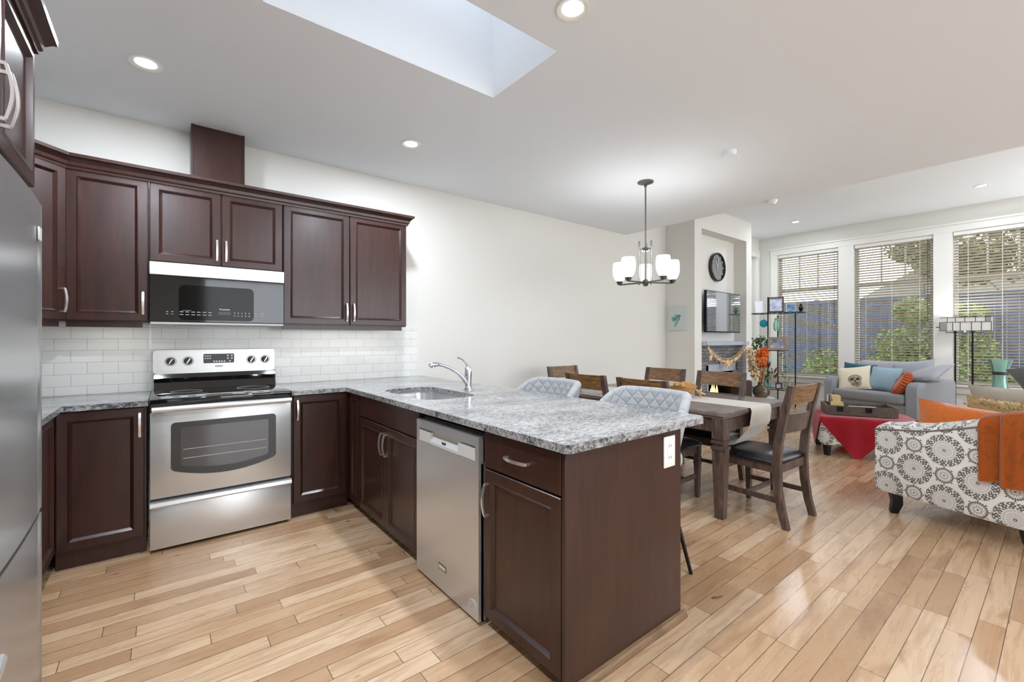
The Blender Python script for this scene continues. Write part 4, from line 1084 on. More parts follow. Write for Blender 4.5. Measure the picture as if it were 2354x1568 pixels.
# ------------------------------------------------------------------ chandelier
CX, CY = 3.661, 2.543
t = thing('chandelier', 'five-light pewter chandelier with frosted glass shades over the table', 'chandelier', (CX, CY, ZK))
obj('canopy', G().lathe([(0, -.03), (.03, -.028), (.055, -.014), (.075, -.010), (.075, 0)], (CX, CY, ZK), 28), 'darknickel', t)
obj('rod', G().tube([(CX, CY, ZK-.02), (CX, CY, 1.815)], .0075, 10).ball((CX, CY, ZK-.045), .014), 'darknickel', t)
obj('hub', G().lathe([(0, 1.785), (.012, 1.79), (.028, 1.81), (.03, 1.835), (.012, 1.85)], (CX, CY, 0), 20), 'darknickel', t)
obj('crosspiece', G().lathe([(0, 2.13), (.035, 2.125), (.045, 2.14), (.03, 2.155), (0, 2.16)], (CX, CY, 0), 20), 'darknickel', t)
for k in range(3):
    a = .5+2*PI*k/3; x, y = CX+.065*math.cos(a), CY+.065*math.sin(a)
    tb = obj('glass_rod', G().tube([(x, y, 1.80), (x, y, 2.20)], .010, 10), 'tubeglass', t)
    obj('rod_finial', G().tube([(x, y, 2.16), (x, y, 2.215)], .008, 8).tube([(x, y, 1.795), (x, y, 1.83)], .008, 8).tube([(CX, CY, 2.14), (x, y, 2.14)], .005, 6), 'darknickel', tb)
AZ = math.atan2(CY, CX)      # direction of view, so one shade faces away
for k in range(5):
    a = AZ+2*PI*k/5; R_ = .262; x, y = CX+R_*math.cos(a), CY+R_*math.sin(a)
    arm = obj('arm', G().tube([(CX+.02*math.cos(a), CY+.02*math.sin(a), 1.82), (CX+.15*math.cos(a), CY+.15*math.sin(a), 1.818), (x, y, 1.815)], .007, 8).lathe([(0, 1.815), (.02, 1.815), (.034, 1.845), (.03, 1.85), (0, 1.85)], (x, y, 0), 16), 'darknickel', t)
    obj('lamp_shade', G().lathe([(.03, 1.852), (.048, 1.866), (.064, 1.91), (.068, 1.96), (.064, 2.01), (.058, 2.035), (.055, 2.035), (.061, 2.01), (.064, 1.96), (.060, 1.91), (.045, 1.872), (.028, 1.857)], (x, y, 0), 22), 'shadeglow', arm, label='lit frosted white glass shade')
    l = bpy.data.lights.new('lamp_light', 'POINT'); l.energy = 2.4; l.color = (.95, .98, 1); l.shadow_soft_size = .03
    lo = bpy.data.objects.new('lamp_light', l); COL.objects.link(lo); lo.location = (x-CX, y-CY, 2.0-ZK); lo.parent = t
# ------------------------------------------------------------------ fireplace, mantel, wall things
t = thing('fireplace', 'gas fireplace with stone surround in the white breast', 'fireplace', (7.2, FY+.08, 0))
FO = (6.80, 7.79, .22, .85)
obj('surround', G().plate([(NX0+.002, .002), (NX1-.002, .002), (NX1-.002, 1.165), (NX0+.002, 1.165)], [[(FO[0], FO[2]), (FO[1], FO[2]), (FO[1], FO[3]), (FO[0], FO[3])]], XZ, FY+.06, FY+.14), 'stone', t, smooth=False, label='grey stacked stone surround')
fb = obj('firebox', G().box(FO[0]-.01, FO[1]+.01, FY+.40, FY+.41, FO[2], FO[3]+.02).box(FO[0]-.01, FO[0], FY+.1, FY+.4, FO[2], FO[3]).box(FO[1], FO[1]+.01, FY+.1, FY+.4, FO[2], FO[3]).box(FO[0], FO[1], FY+.1, FY+.4, FO[2]-.01, FO[2]).box(FO[0], FO[1], FY+.1, FY+.4, FO[3], FO[3]+.01), 'black', t, smooth=False)
obj('hood_trim', G().box(FO[0], FO[1], FY+.04, FY+.10, FO[3]-.115, FO[3]+.01).box(FO[0], FO[0]+.03, FY+.04, FY+.1, FO[2], FO[3]).box(FO[1]-.03, FO[1], FY+.04, FY+.1, FO[2], FO[3]), M['mantel'], t, smooth=False, label='blue-grey metal hood')
for k, (x, y, z, dx) in enumerate(((7.1, FY+.22, .27, .22), (7.35, FY+.26, .27, .2), (7.22, FY+.24, .33, .24))):
    obj('log', G().tube([(x-dx, y-.03, z), (x, y, z+.01), (x+dx, y+.03, z)], [.04, .045, .035], 9), 'log', fb)
rnd = random.Random(3)
for k in range(9):
    x = 6.98+.065*k; h = rnd.uniform(.09, .2)
    obj('flame', G().lathe([(0, 0), (.018, .02), (.02, h*.35), (.008, h*.75), (0, h)], (x, FY+.2+.05*rnd.random(), .33), 8), 'flame', fb)
solo('mantel_shelf', G().box(NX0+.002, NX1-.002, FY-.05, FY+.205, 1.168, 1.232, .004, 1), 'mantel', 'pale blue-grey mantel shelf above the stone fireplace', 'mantel', (7.2, FY+.2, 1.168))
# garland
t = thing('seashell_garland', 'string of tan seashells and a starfish hanging below the mantel', 'garland', (7.2, FY-.075, 1.2))
def gar(u): return Vector((6.57+1.29*u, FY-.075, 1.20-.25*math.sin(PI*u)**.8))
obj('twine', G().tube([gar(k/30) for k in range(31)], .006, 6).tube([gar(0), gar(0)+Vector((0, .02, .03)), Vector((6.57, FY-.05, 1.237))], .006, 5).tube([gar(1), gar(1)+Vector((0, .02, .03)), Vector((7.86, FY-.045, 1.237))], .006, 5), 'twine', t)
for k in range(26):
    p = gar((k+.5)/26); s_ = rnd.uniform(.016, .03)
    g = G().tube([tuple(p), (p.x+rnd.uniform(-.015, .015), p.y-.006, p.z-.03)], .002, 4)
    if k % 3 == 2: g.tube([(p.x, p.y-.01, p.z-.025), (p.x+rnd.uniform(-.02, .02), p.y-.012, p.z-.13)], [.012, .004], 6)
    else: g.ball((p.x, p.y-.01, p.z-.03-s_), (s_*.9, s_*.5, s_*1.25), 8, 6)
    obj('seashell', g, 'shell', t)
for px, pz, r in ((7.22, .86, .095), (6.66, .98, .06), (7.7, 1.02, .05)):
    g = G()
    for k in range(5):
        a = PI/2+2*PI*k/5; g.tube([(px, FY-.085, pz), (px+r*math.cos(a), FY-.085, pz+r*math.sin(a))], [.022*r/.09, .006], 6)
    obj('starfish', g, 'shell', t)
# clock
t = thing('wall_clock', 'large round dark-framed clock high in the niche', 'clock', (7.39, FY+.21, 2.49))
cy = FY+.21
obj('case', G().lathe([(.0, -.001), (.235, -.001), (.242, -.01), (.242, -.055), (.232, -.065), (.222, -.055), (.222, -.03), (0, -.03)], (7.39, cy, 2.49), 44, R(-PI/2, 'X')), flat('bronze_case', C(58, 52, 46), .35, metal=.4), t)
fc = obj('face', G().lathe([(0, -.034), (.221, -.034)], (7.39, cy, 2.49), 40, R(-PI/2, 'X')), 'clockface', t)
for k in range(12):
    obj('hour_mark', G().box(-.006, .006, -.002, 0, .17, .215, mt=T((7.39, cy-.0345, 2.49)) @ R(2*PI*k/12, 'Y')), 'printwhite', fc, smooth=False)
obj('hands', G().box(-.006, .006, -.003, 0, -.03, .12, mt=T((7.39, cy-.037, 2.49)) @ R(-.5, 'Y')).box(-.004, .004, -.003, 0, -.04, .19, mt=T((7.39, cy-.040, 2.49)) @ R(.15, 'Y')), 'printwhite', fc, smooth=False)
# television on a swing arm
t = thing('television', 'flat television on a swing-out mount in the niche', 'television', (7.2, FY+.2, 1.72))
TVM = T((7.33, FY+.03, 1.714)) @ R(math.radians(2), 'Z')
tv = obj('panel', G().box(-.62, .62, 0, .045, -.335, .335, .006, 2).xf(TVM), 'black', t)
obj('screen', G().box(-.608, .608, -.003, .002, -.315, .322).xf(TVM), 'tvscreen', t, smooth=False, label='dark glossy screen')
obj('mount', G().box(-.1, .1, .045, .07, -.12, .12).bar([(0, .07, 0), (-.2, .12, 0), (.0, .165, 0)], .03, .05).xf(TVM).box(7.2, 7.45, FY+.19, FY+.208, 1.6, 1.83), 'black', t, smooth=False)
# cable box beside the set
solo('speaker', G().box(6.60, 6.67, FY+.06, FY+.16, 1.50, 1.86, .01, 2).box(6.62, 6.64, FY+.16, FY+.2085, 1.62, 1.70), 'black', 'narrow black speaker fixed behind the left edge of the television', 'speaker', (6.66, FY+.2, 1.5))
# bird print on the side of the breast
t = thing('bird_picture', 'small pale canvas with a teal bird on the side of the fireplace breast', 'picture', (FX0-.012, 3.81, 1.595))
obj('canvas', G().box(FX0-.022, FX0-.001, 3.655, 3.970, 1.405, 1.795, .003, 1), 'canvas', t)
bp = [(268, 1252), (300, 1278), (345, 1275), (362, 1290), (345, 1310), (350, 1330), (330, 1350), (322, 1375), (300, 1410), (275, 1425), (285, 1380), (295, 1345), (270, 1350), (255, 1365), (258, 1345), (245, 1330), (248, 1300), (285, 1293), (292, 1285)]
bird = [(3.970-(a-200)/225*.315, 1.795-(b-1165)/300*.39) for a, b in bp]
obj('bird_print', G().prism(bird, YZ, FX0-.0228, FX0-.0219), 'birdpaint', t, smooth=False)

# ------------------------------------------------------------------ vase on the small stand by the breast
solo('side_stand', G().lathe([(0, 0.001), (.17, .001), (.17, .02), (.03, .04), (.03, .27), (.19, .285), (.19, .30), (0, .30)], (7.83, 3.19, 0), 32), 'trim', 'small round white stand in front of the fireplace breast', 'stand', (7.83, 3.19, 0))
t = thing('flower_vase', 'round smoky glass vase of dried flowers on the white stand', 'vase', (7.83, 3.19, .30))
vx, vy = 7.83, 3.19
obj('jar', G().lathe([(0, .001), (.08, .001), (.125, .05), (.135, .11), (.11, .17), (.055, .205), (.05, .235), (.06, .25), (.055, .25), (.044, .232), (.05, .205), (.10, .17), (.125, .11), (.115, .055), (.075, .012), (0, .012)], (vx, vy, .30), 28), 'vaseglass', t)
rnd = random.Random(11)
for k in range(22):
    a = rnd.uniform(0, 6.28); sp_ = rnd.uniform(.05, .16); h = rnd.uniform(.45, .72)
    obj('dried_stem', G().tube([(vx+.01*math.cos(a), vy+.01*math.sin(a), .34), (vx+.03*math.cos(a), vy+.03*math.sin(a), .56), (vx+sp_*math.cos(a), vy+sp_*math.sin(a), .30+h)], [.004, .004, .0025], 5), 'drystem', t)
def plume(pts, r, mat, n=260, seed=1):
    rn = random.Random(seed); P0, P1 = Vector(pts[0]), Vector(pts[1]); ax = (P1-P0)
    def fn(q):
        u = q.random(); rr = r*math.sin(PI*min(1, u*.8+.12)); th = q.uniform(0, 6.28)
        e = ax.normalized(); a = e.orthogonal().normalized(); b = e.cross(a)
        return P0+ax*u+(a*math.cos(th)+b*math.sin(th))*rr*math.sqrt(q.random())
    g = G().leaves(fn, n, .06, rn)
    obj('plume', g, mat, t, smooth=False)
CR = Vector((.784, -.6205, 0))    # across the view, for spreading the bouquet
def bq(s_, z, d=0): return (vx+CR.x*s_+.62*d, vy+CR.y*s_+.78*d, z)
plume([bq(-.02, .82), bq(-.02, 1.08)], .085, 'orangeflower', 320, 2)
plume([bq(.03, .84, .03), bq(.05, 1.12)], .07, 'orangeflower', 260, 3)
plume([bq(-.08, .62), bq(-.20, 1.12)], .07, 'creamplume', 320, 4)
plume([bq(-.06, .62, .05), bq(-.12, .98, .04)], .08, 'creamplume', 260, 5)
for k, (s_, z) in enumerate(((.02, .80), (.06, .78), (-.04, .74), (.11, .80), (.20, .70), (.21, .62))):
    p = Vector(bq(s_, z, -.03)); q = p+Vector((CR.x*.02*(s_*10), CR.y*.02*(s_*10), .10))
    obj('seed_pod', G().tube([tuple(p), tuple((p+q)/2), tuple(q)], [.006, .018, .005], 7).tube([bq(s_*.3, .56), tuple(p)], .003, 5), 'redpod', t)
solo('subwoofer', G().box(7.29, 7.53, 3.20, 3.44, .001, .60, .03, 3), 'brownfig', 'dark brown box speaker on the floor left of the flower vase', 'speaker', (7.41, 3.3, 0), rz=0)

# ------------------------------------------------------------------ corner shelf and its ornaments
t = thing('wire_shelf', 'thin black metal shelf stand in the corner by the windows', 'shelf', (9.1, 3.5, 0))
PX = [(8.95, 3.62), (9.33, 3.47), (9.33, 3.14), (8.93, 3.24)]
for (x, y), h in zip(((8.93, 3.52), (9.25, 3.47), (9.25, 3.17), (8.93, 3.83)), (2.06, 1.72, 1.76, 2.02)):
    obj('post', G().tube([(x, y, .002), (x, y, h)], .011, 8), 'blackmetal', t)
for z, y0, y1 in ((.335, 3.15, 3.85), (1.06, 3.30, 3.70), (1.765, 3.0, 3.85)):
    g = G().plate([(8.90, y0), (9.28, y0), (9.28, y1), (8.90, y1)], [[(8.912, y0+.012), (9.268, y0+.012), (9.268, y1-.012), (8.912, y1-.012)]], XY, z-.012, z)
    for k in range(8): g.box(8.91, 9.27, y0+(y1-y0)*(k+.5)/8-.003, y0+(y1-y0)*(k+.5)/8+.003, z-.008, z-.002)
    obj('shelf', g, 'blackmetal', t, smooth=False)
def picture(name, label, w, h, fw, mat, pmat, mt, cat='picture frame'):
    loc = mt @ Vector((0, 0, 0))
    t = thing(name, label, cat, loc)
    obj('frame', G().plate([(-w/2, 0), (w/2, 0), (w/2, h), (-w/2, h)], [[(-w/2+fw, fw), (w/2-fw, fw), (w/2-fw, h-fw), (-w/2+fw, h-fw)]], XZ, -.012, .008).xf(mt), mat, t, smooth=False)
    obj('photo', G().box(-w/2+fw*.9, w/2-fw*.9, -.003, .006, fw*.9, h-fw*.9).xf(mt), pmat, t, smooth=False)
    obj('easel_back', G().box(-.02, .02, .008, .013, 0.004, h*.8).xf(mt), 'blackmetal', t, smooth=False)
    return t
VR = R(math.radians(-60), 'Z')
picture('picture_frame', 'tall silver-grey photo frame leaning back on the top shelf', .26, .30, .03, 'darknickel', 'photoblue', T((9.03, 3.42, 1.767)) @ R(math.radians(-70), 'Z') @ R(-.2, 'X'))
picture('picture_frame', 'blank pale blue card at the left of the top shelf', .17, .24, .006, 'paper', 'paper', T((8.97, 3.68, 1.767)) @ R(math.radians(-45), 'Z') @ R(-.15, 'X'))
picture('picture_frame', 'small blue picture on the top shelf against the blind', .15, .16, .008, 'whiteplastic', 'bluecard', T((9.17, 3.22, 1.767)) @ R(math.radians(-72), 'Z') @ R(-.1, 'X'))
picture('picture_frame', 'wide driftwood photo frame on the middle shelf', .30, .245, .04, 'framewood', 'photo', T((8.93, 3.36, 1.062)) @ R(math.radians(-72), 'Z') @ R(-.12, 'X'))
picture('picture_frame', 'small white photo card left of the driftwood frame', .12, .17, .012, 'whiteplastic', 'photoblue', T((8.96, 3.56, 1.062)) @ R(math.radians(-55), 'Z') @ R(-.2, 'X'))
picture('picture_frame', 'little dark square frame on the lowest shelf', .11, .12, .02, 'brownfig', 'photoblue', T((9.0, 3.36, .336)) @ R(math.radians(-70), 'Z') @ R(-.15, 'X'))
solo('figurine', G().lathe([(0, 0.001), (.035, .001), (.02, .02), (.035, .05), (.04, .08), (.02, .11), (.024, .13), (.012, .15), (0, .155)], (9.16, 3.05, 1.766), 12), 'blackmetal', 'small dark figurine at the right end of the top shelf', 'figurine', (9.16, 3.05, 1.766))
solo('hanging_disc', G().tube([(8.94, 3.60, 1.755), (8.94, 3.60, 1.64)], .002, 5).lathe([(0, -.012), (.05, -.01), (.075, 0), (.05, .01), (0, .012)], (8.94, 3.60, 1.565), 20, R(PI/2, 'Y')), 'teal', 'bright turquoise glass disc hanging under the top shelf', 'ornament', (8.94, 3.6, 1.565))
solo('hanging_lantern', G().tube([(9.1, 3.43, 1.755), (9.1, 3.43, 1.68)], .002, 5).lathe([(0, 1.68), (.05, 1.65), (.03, 1.64), (.06, 1.56), (.055, 1.45), (.03, 1.42), (0, 1.42)], (9.1, 3.43, 0), 14), 'tealglass', 'pale sea-green glass lantern hanging under the top shelf', 'lantern', (9.1, 3.43, 1.42))
t = thing('potted_plant', 'trailing green houseplant on the middle shelf', 'plant', (8.97, 3.74, 1.062))
obj('pot', G().lathe([(0, 0.001), (.05, .001), (.07, .11), (.062, .11), (.05, .09), (0, .09)], (9.05, 3.63, 1.061), 18), 'tealglaze', t)
def pl(q):
    th = q.uniform(0, 6.28); r = .2*math.sqrt(q.random()); return Vector((9.03+r*.6*math.cos(th), 3.66+r*math.sin(th), 1.20+q.uniform(-.08, .14)-r*.35))
obj('leaves', G().leaves(pl, 190, .07, random.Random(5)), 'houseleaf', t, smooth=False)
def pl2(q):
    u = q.random(); return Vector((9.0+q.uniform(-.03, .03), 3.25+q.uniform(-.06, .06), 1.05-.75*u))
t2 = thing('trailing_vine', 'thin green vine trailing below the driftwood frame', 'plant', (9.0, 3.25, 1.06))
obj('stem', G().tube([(9.0, 3.32, 1.055), (9.0, 3.26, 1.03), (9.0, 3.24, .7), (9.0, 3.26, .4)], .004, 6), 'houseleaf', t2)
obj('leaves', G().leaves(pl2, 60, .05, random.Random(6)), 'leaf', t2, smooth=False)
solo('glass_jug', G().lathe([(0, 0.001), (.06, .001), (.085, .06), (.07, .12), (.03, .16), (.035, .19), (.028, .19), (.022, .16), (0, .15)], (8.98, 3.57, .336), 18), 'tealglaze', 'sea-green jug on the lowest shelf', 'jug', (8.98, 3.57, .336))
t = thing('jug_sprig', 'green leafy sprig in the sea-green jug', 'plant', (8.98, 3.57, .49))
obj('leaves', G().leaves(lambda q: Vector((8.98+q.uniform(-.05, .05), 3.57+q.uniform(-.13, .13), .56+q.uniform(-.05, .14))), 70, .06, random.Random(8)), 'houseleaf', t, smooth=False)
obj('stem', G().tube([(8.98, 3.57, .488), (8.98, 3.57, .56)], .004, 5), 'houseleaf', t)
g = G()
for k in range(7):
    a = k*.9; g.tube([(9.02, 3.16, .345+.0*k), (9.02+.02*math.cos(a), 3.16+.07*math.cos(a), .40+.05*math.sin(a)), (9.02, 3.16+.13*math.cos(a*1.3), .37+.09*abs(math.sin(a)))], [.009, .007, .004], 6)
g.lathe([(0, 0), (.05, 0), (.05, .01), (0, .01)], (9.02, 3.16, .3365), 14)
solo('coral_ornament', g, 'framewood', 'branching driftwood ornament on the lowest shelf', 'ornament', (9.02, 3.16, .336))
# shepherd's hook stand
t = thing('hook_stand', 'slim black hook stand beside the fireplace breast', 'stand', (8.72, 3.90, 0))
pts = [(8.72, 3.90, .03)] + [(8.72, 3.90, 1.9)] + [(8.72-.09+.09*math.cos(a), 3.90, 1.95+.09*math.sin(a)) for a in [PI*k/8 for k in range(9)]] + [(8.54, 3.90, 1.9)]
obj('pole', G().tube(pts, .010, 8), 'blackmetal', t)
obj('base', G().lathe([(0, .001), (.10, .001), (.10, .02), (.02, .035), (0, .035)], (8.72, 3.90, 0), 20), 'blackmetal', t)
obj('bracket', G().tube([(8.72, 3.90, 1.62), (8.63, 3.9, 1.62), (8.63, 3.9, 1.5)], .007, 6), 'blackmetal', t)

# ------------------------------------------------------------------ patterned sofa (seen from its arm side)
RZ = math.radians(-18)
SO = Vector((4.17, .90, 0))            # front outer corner of the near arm
MS = T(SO) @ R(RZ, 'Z')                # local: +x along the sofa, +y toward its front
t = thing('patterned_sofa', 'white sofa with grey medallion print at the right edge', 'sofa', SO, RZ)
def armtop(y):    # y from 0 (front) to -.92 (back)
    P = [(0, .641), (.135, .658), (.313, .682), (.473, .729), (.578, .762), (.657, .785), (.774, .812), (.92, .845)]
    y = -y
    for (a, p), (b, q) in zip(P, P[1:]):
        if y <= b: return p+(q-p)*(y-a)/(b-a)
    return P[-1][1]
def arm_g(x0, x1):
    g = G(); N = 24; rows = []
    for k in range(N+1):
        y = -.92*k/N; z = armtop(y)
        if k == 0: z -= .02
        m = (x0+x1)/2; w = (x1-x0)/2; sect = []
        for a in range(9):
            th = PI*a/8; sect.append((m-w*math.cos(th), z-.03+.045*math.sin(th)))
        sect = [(x0+.012, .155), (x0, .175), (x0, z-.045)] + sect[0:] + [(x1, z-.045), (x1, .175), (x1-.012, .155)]
        rows.append([g.bm.verts.new((x, y, zz)) for x, zz in sect])
    n = len(rows[0])
    for p, q in zip(rows, rows[1:]):
        for k in range(n): g.face([p[k], p[(k+1) % n], q[(k+1) % n], q[k]])
    g.face(rows[0][::-1]); g.face(rows[-1]); return g
a1 = obj('arm', arm_g(0, .19), 'medallion', t, world=False, ang=40)
obj('piping', G().tube([(-.001, -.92*k/24, armtop(-.92*k/24)-.035) for k in range(25)], .006, 6), flat('grey_piping', C(120, 116, 108), .8), a1, world=False)
a2 = obj('arm', arm_g(1.24, 1.43), 'medallion', t, world=False, ang=40)
obj('seat_base', G().box(.19, 1.24, -.90, -.02, .155, .33, .02, 2), 'medallion', t, world=False)
for k in range(2): obj('seat_cushion', G().box(.195+.522*k, .713+.522*k, -.78, .01, .332, .475, .05, 4), 'medallion', t, world=False)
obj('back', G().box(.19, 1.24, -.95, -.74, .33, .90, .06, 4), 'medallion', t, world=False)
for x, y in ((.07, -.09), (1.35, -.09), (.07, -.77), (1.35, -.77)):
    obj('leg', G().tube([(x, y, .158), (x, y-.01, .08), (x, y-.03 if y < -.5 else y+.012, .001)], [.048, .042, .030], 4).xf(Matrix.Identity(4)), 'blackmetal', t, world=False, ang=30)
def on_sofa(x, y, z): return MS @ Vector((x, y, z))
def pil(name, label, w, h, th, mat, loc, rot, cat='cushion', uv=False, group=None, pinch=.07, n=14):
    t_ = MS @ T(loc) @ rot
    g = G(); 
    if uv: g.pillow(w, h, th, None, n, pinch, True); g.xf(t_)
    else: g.pillow(w, h, th, t_, n, pinch)
    return solo(name, g, mat, label, cat, MS @ Vector(loc), 0, group, ang=70)
STAND = R(PI/2, 'X')
# large orange plush cushion standing along the inside of the near arm
pil('throw_pillow', 'large burnt orange plush cushion against the near arm of the sofa', .82, .40, .16, 'orangeplush', (.33, -.48, .61), R(math.radians(90), 'Z') @ R(math.radians(14), 'X') @ R(math.radians(-9), 'Z') @ STAND if False else R(PI/2, 'Z') @ R(math.radians(-3), 'Y') @ R(math.radians(10), 'X') @ STAND)
t_ = thing('throw_pillow', 'shaggy tan fur cushion behind the orange plush cushion', 'cushion', on_sofa(.70, -.45, .60))
mt = MS @ T((.70, -.50, .615)) @ R(PI/2, 'Z') @ R(math.radians(12), 'X') @ STAND
obj('pad', G().pillow(.62, .46, .2, mt), 'fur', t_, ang=70)
rn = random.Random(9); g = G()
for _ in range(3600):
    a, b = rn.uniform(-1, 1), rn.uniform(-1, 1); s1 = rn.choice((-1, 1))
    p = Vector((.31*a, .23*b, s1*.1*max(0, (1-a*a)*(1-b*b))**.42)); d_ = Vector((rn.uniform(-.6, .6)+a*.4, rn.uniform(-.6, .6)+b*.5, s1*.8)).normalized()*.034
    w_ = Vector((rn.uniform(-1, 1), rn.uniform(-1, 1), 0)).normalized()*.0035
    g.face([g.bm.verts.new(mt @ q) for q in (p-w_, p+w_, p+d_)])
obj('shag', g, 'fur', t_, smooth=False)['kind'] = 'stuff'
pil('throw_pillow', 'long beige linen cushion at the far arm of the sofa', .78, .42, .17, 'beige', (1.12, -.44, .70), R(PI/2, 'Z') @ R(math.radians(-12), 'X') @ STAND)
pil('throw_pillow', 'charcoal cushion at the right edge behind the beige cushion', .42, .42, .16, 'charcoalfab', (1.30, -.475, .915), R(PI/2, 'Z') @ R(math.radians(-24), 'X') @ R(math.radians(20), 'Y') @ STAND)
# throw over the arm
def throw(u, v):
    y = -.585-.36*u; s_ = v*1.05; ztop = armtop(y)+.032
    rip = .010*math.sin(u*17+v*2)+.006*math.sin(u*41)
    if s_ < .36: x, z = -.022-rip-.01*(.36-s_), ztop-.40+s_+.02*u*0
    elif s_ < .62: 
        k = (s_-.36)/.26; x = -.022+.225*k; z = ztop-.03+.03*math.sin(PI*k)+.008
    else: x, z = .205+.02+rip*.5, ztop-.03-(s_-.62)*.5
    if s_ < .36: z -= (.035 if u > .28 else 0)+.03*u
    if u > .28: x -= .014*max(0, 1-s_/.6) ; z += .006
    return Vector((x-(.02 if .27 < u < .33 and s_ < .4 else 0), y, z))
g = G().grid(throw, 40, 44)
bmesh.ops.solidify(g.bm, geom=list(g.bm.faces), thickness=.012)
g.xf(MS)
solo('throw_blanket', g, 'orangeplush', 'burnt orange plush throw folded over the near arm of the sofa', 'blanket', on_sofa(.1, -.7, .7), ang=70)

# ------------------------------------------------------------------ ottoman, red throw, tray
OC = Vector((6.12, 1.44, 0)); ORZ = math.atan2(-.9, .42)
MO = T(OC) @ R(ORZ, 'Z')
t = thing('ottoman', 'medallion print ottoman under the red throw', 'ottoman', OC, ORZ)
obj('pad', G().box(-.42, .42, -.33, .33, .115, .425, .03, 3), 'medallion', t, world=False)
for x in (-.36, .36):
    for y in (-.27, .27): obj('leg', G().tube([(x, y, .12), (x, y, .001)], [.042, .03], 4), 'blackmetal', t, world=False, ang=30)
def redt(u, v):
    # a square cloth laid cornerwise: its corners hang over the long sides
    a, b = (u-.5)*1.0, (v-.5)*1.0
    p, q = (a-b)*.7071, (a+b)*.7071
    z = .431; x, y = p-.10, q*1.0
    if abs(y) > .333:
        over = abs(y)-.333; z = .431-over*1.25+.0; y = math.copysign(.348+.010*math.sin(x*26)*min(1, over*8), y)
    if abs(x) > .423:
        over = abs(x)-.423; z = min(z, .431-over); x = math.copysign(.438, x)
    z += .002*math.sin(x*30)*math.sin(y*23)
    return MO @ Vector((x, y, z))
g = G().grid(redt, 44, 44)
bmesh.ops.solidify(g.bm, geom=list(g.bm.faces), thickness=.006)
solo('red_throw', g, 'red', 'crimson knit throw laid cornerwise over the ottoman', 'blanket', MO @ Vector((0, 0, .43)), ang=70)
MT = MO @ T((-.04, .0, .439))
t = thing('wooden_tray', 'deep grey-brown wooden tray on the red throw', 'tray', MT @ Vector((0, 0, 0)))
TW, TD = .31, .20
obj('base', G().box(-TW, TW, -TD, TD, 0, .012).xf(MT), 'traywood', t, smooth=False)
for y in (-TD, TD-.014): obj('side', G().box(-TW, TW, y, y+.014, .012, .10).xf(MT), 'traywood', t, smooth=False)
for x in (-TW, TW-.014): obj('end_board', G().box(x, x+.014, -TD+.014, TD-.014, .012, .10).xf(MT), 'traywood', t, smooth=False)
for x in (-.19, 0.06):
    obj('clasp', G().box(x-.028, x+.028, -TD-.005, -TD, .04, .09).tube([(x-.02, -TD-.004, .06), (x-.016, -TD-.016, .045), (x+.016, -TD-.016, .045), (x+.02, -TD-.004, .06)], .004, 6).xf(MT), 'blackmetal', t)
solo('paper_sheets', G().box(-.05, .20, -.02, .16, .055, .062).box(-.04, .19, -.01, .15, .0125, .055).xf(MT), 'paper', 'stack of white paper inside the wooden tray', 'paper', MT @ Vector((.1, .05, .013)))
wc = G().prism(rounded(-.26, -.14, .0125, .14, .03, 4), lambda p, q, s_: Vector((p, s_, q)), -.10, -.085).prism(rounded(-.245, -.165, .13, .21, .03, 4), lambda p, q, s_: Vector((p, s_, q)), -.099, -.086).xf(MT)
solo('wood_cutout', wc, 'wicker', 'pale wooden cut-out ornament standing in the tray', 'ornament', MT @ Vector((-.2, -.09, .0125)))
solo('metal_cup', G().lathe([(0, .013), (.035, .013), (.04, .19), (.035, .19), (.03, .03), (0, .03)], (-.23, .10, 0), 16).xf(MT), 'chrome', 'tall shiny metal cup in the corner of the tray', 'cup', MT @ Vector((-.23, .1, .013)))
solo('small_box', G().box(.10, .22, -.16, -.06, .0125, .07, .006, 1).xf(MT), 'brownfig', 'small dark box inside the tray', 'box', MT @ Vector((.16, -.11, .0125)))

# ------------------------------------------------------------------ grey loveseat by the windows
LRZ = math.radians(-18)                  # local +y runs along the seat toward the far arm, -x is its front
LO = Vector((8.42, 1.33, 0))
ML = T(LO) @ R(LRZ, 'Z')
t = thing('grey_loveseat', 'grey velvet loveseat in front of the windows', 'loveseat', LO, LRZ)
def larm(y0, y1):
    g = G()
    out = [(0, .05), (0, .56), (.05, .62), (.12, .635), (.80, .66), (.90, .66), (.92, .62), (.92, .05)]
    n = len(out); rows = []
    for y, ins in ((y0, .02), (y0+.02, 0), (y1-.02, 0), (y1, .02)):
        rows.append([g.bm.verts.new((x+(ins if x < .4 else -ins), y, z-(ins if z > .3 else 0))) for x, z in out])
    for p, q in zip(rows, rows[1:]):
        for k in range(n): g.face([p[k], p[(k+1) % n], q[(k+1) % n], q[k]])
    for r_ in (rows[0], rows[-1]): g.face(r_)
    return g
obj('arm', larm(0, .17), 'greyvelvet', t, world=False, ang=40)
obj('arm', larm(1.18, 1.34), 'greyvelvet', t, world=False, ang=40)
obj('base', G().box(.03, .88, .17, 1.18, .05, .30, .015, 2), 'greyvelvet', t, world=False)
obj('seat_cushion', G().box(-.02, .70, .175, 1.175, .302, .455, .05, 4), 'greyvelvet', t, world=False)
obj('back', G().box(.70, .92, .16, 1.19, .30, .70, .06, 4), 'greyvelvet', t, world=False)
for x in (.07, .85):
    for y in (.08, 1.26): obj('foot', G().box(x-.03, x+.03, y-.03, y+.03, .001, .052), 'black', t, world=False, smooth=False)
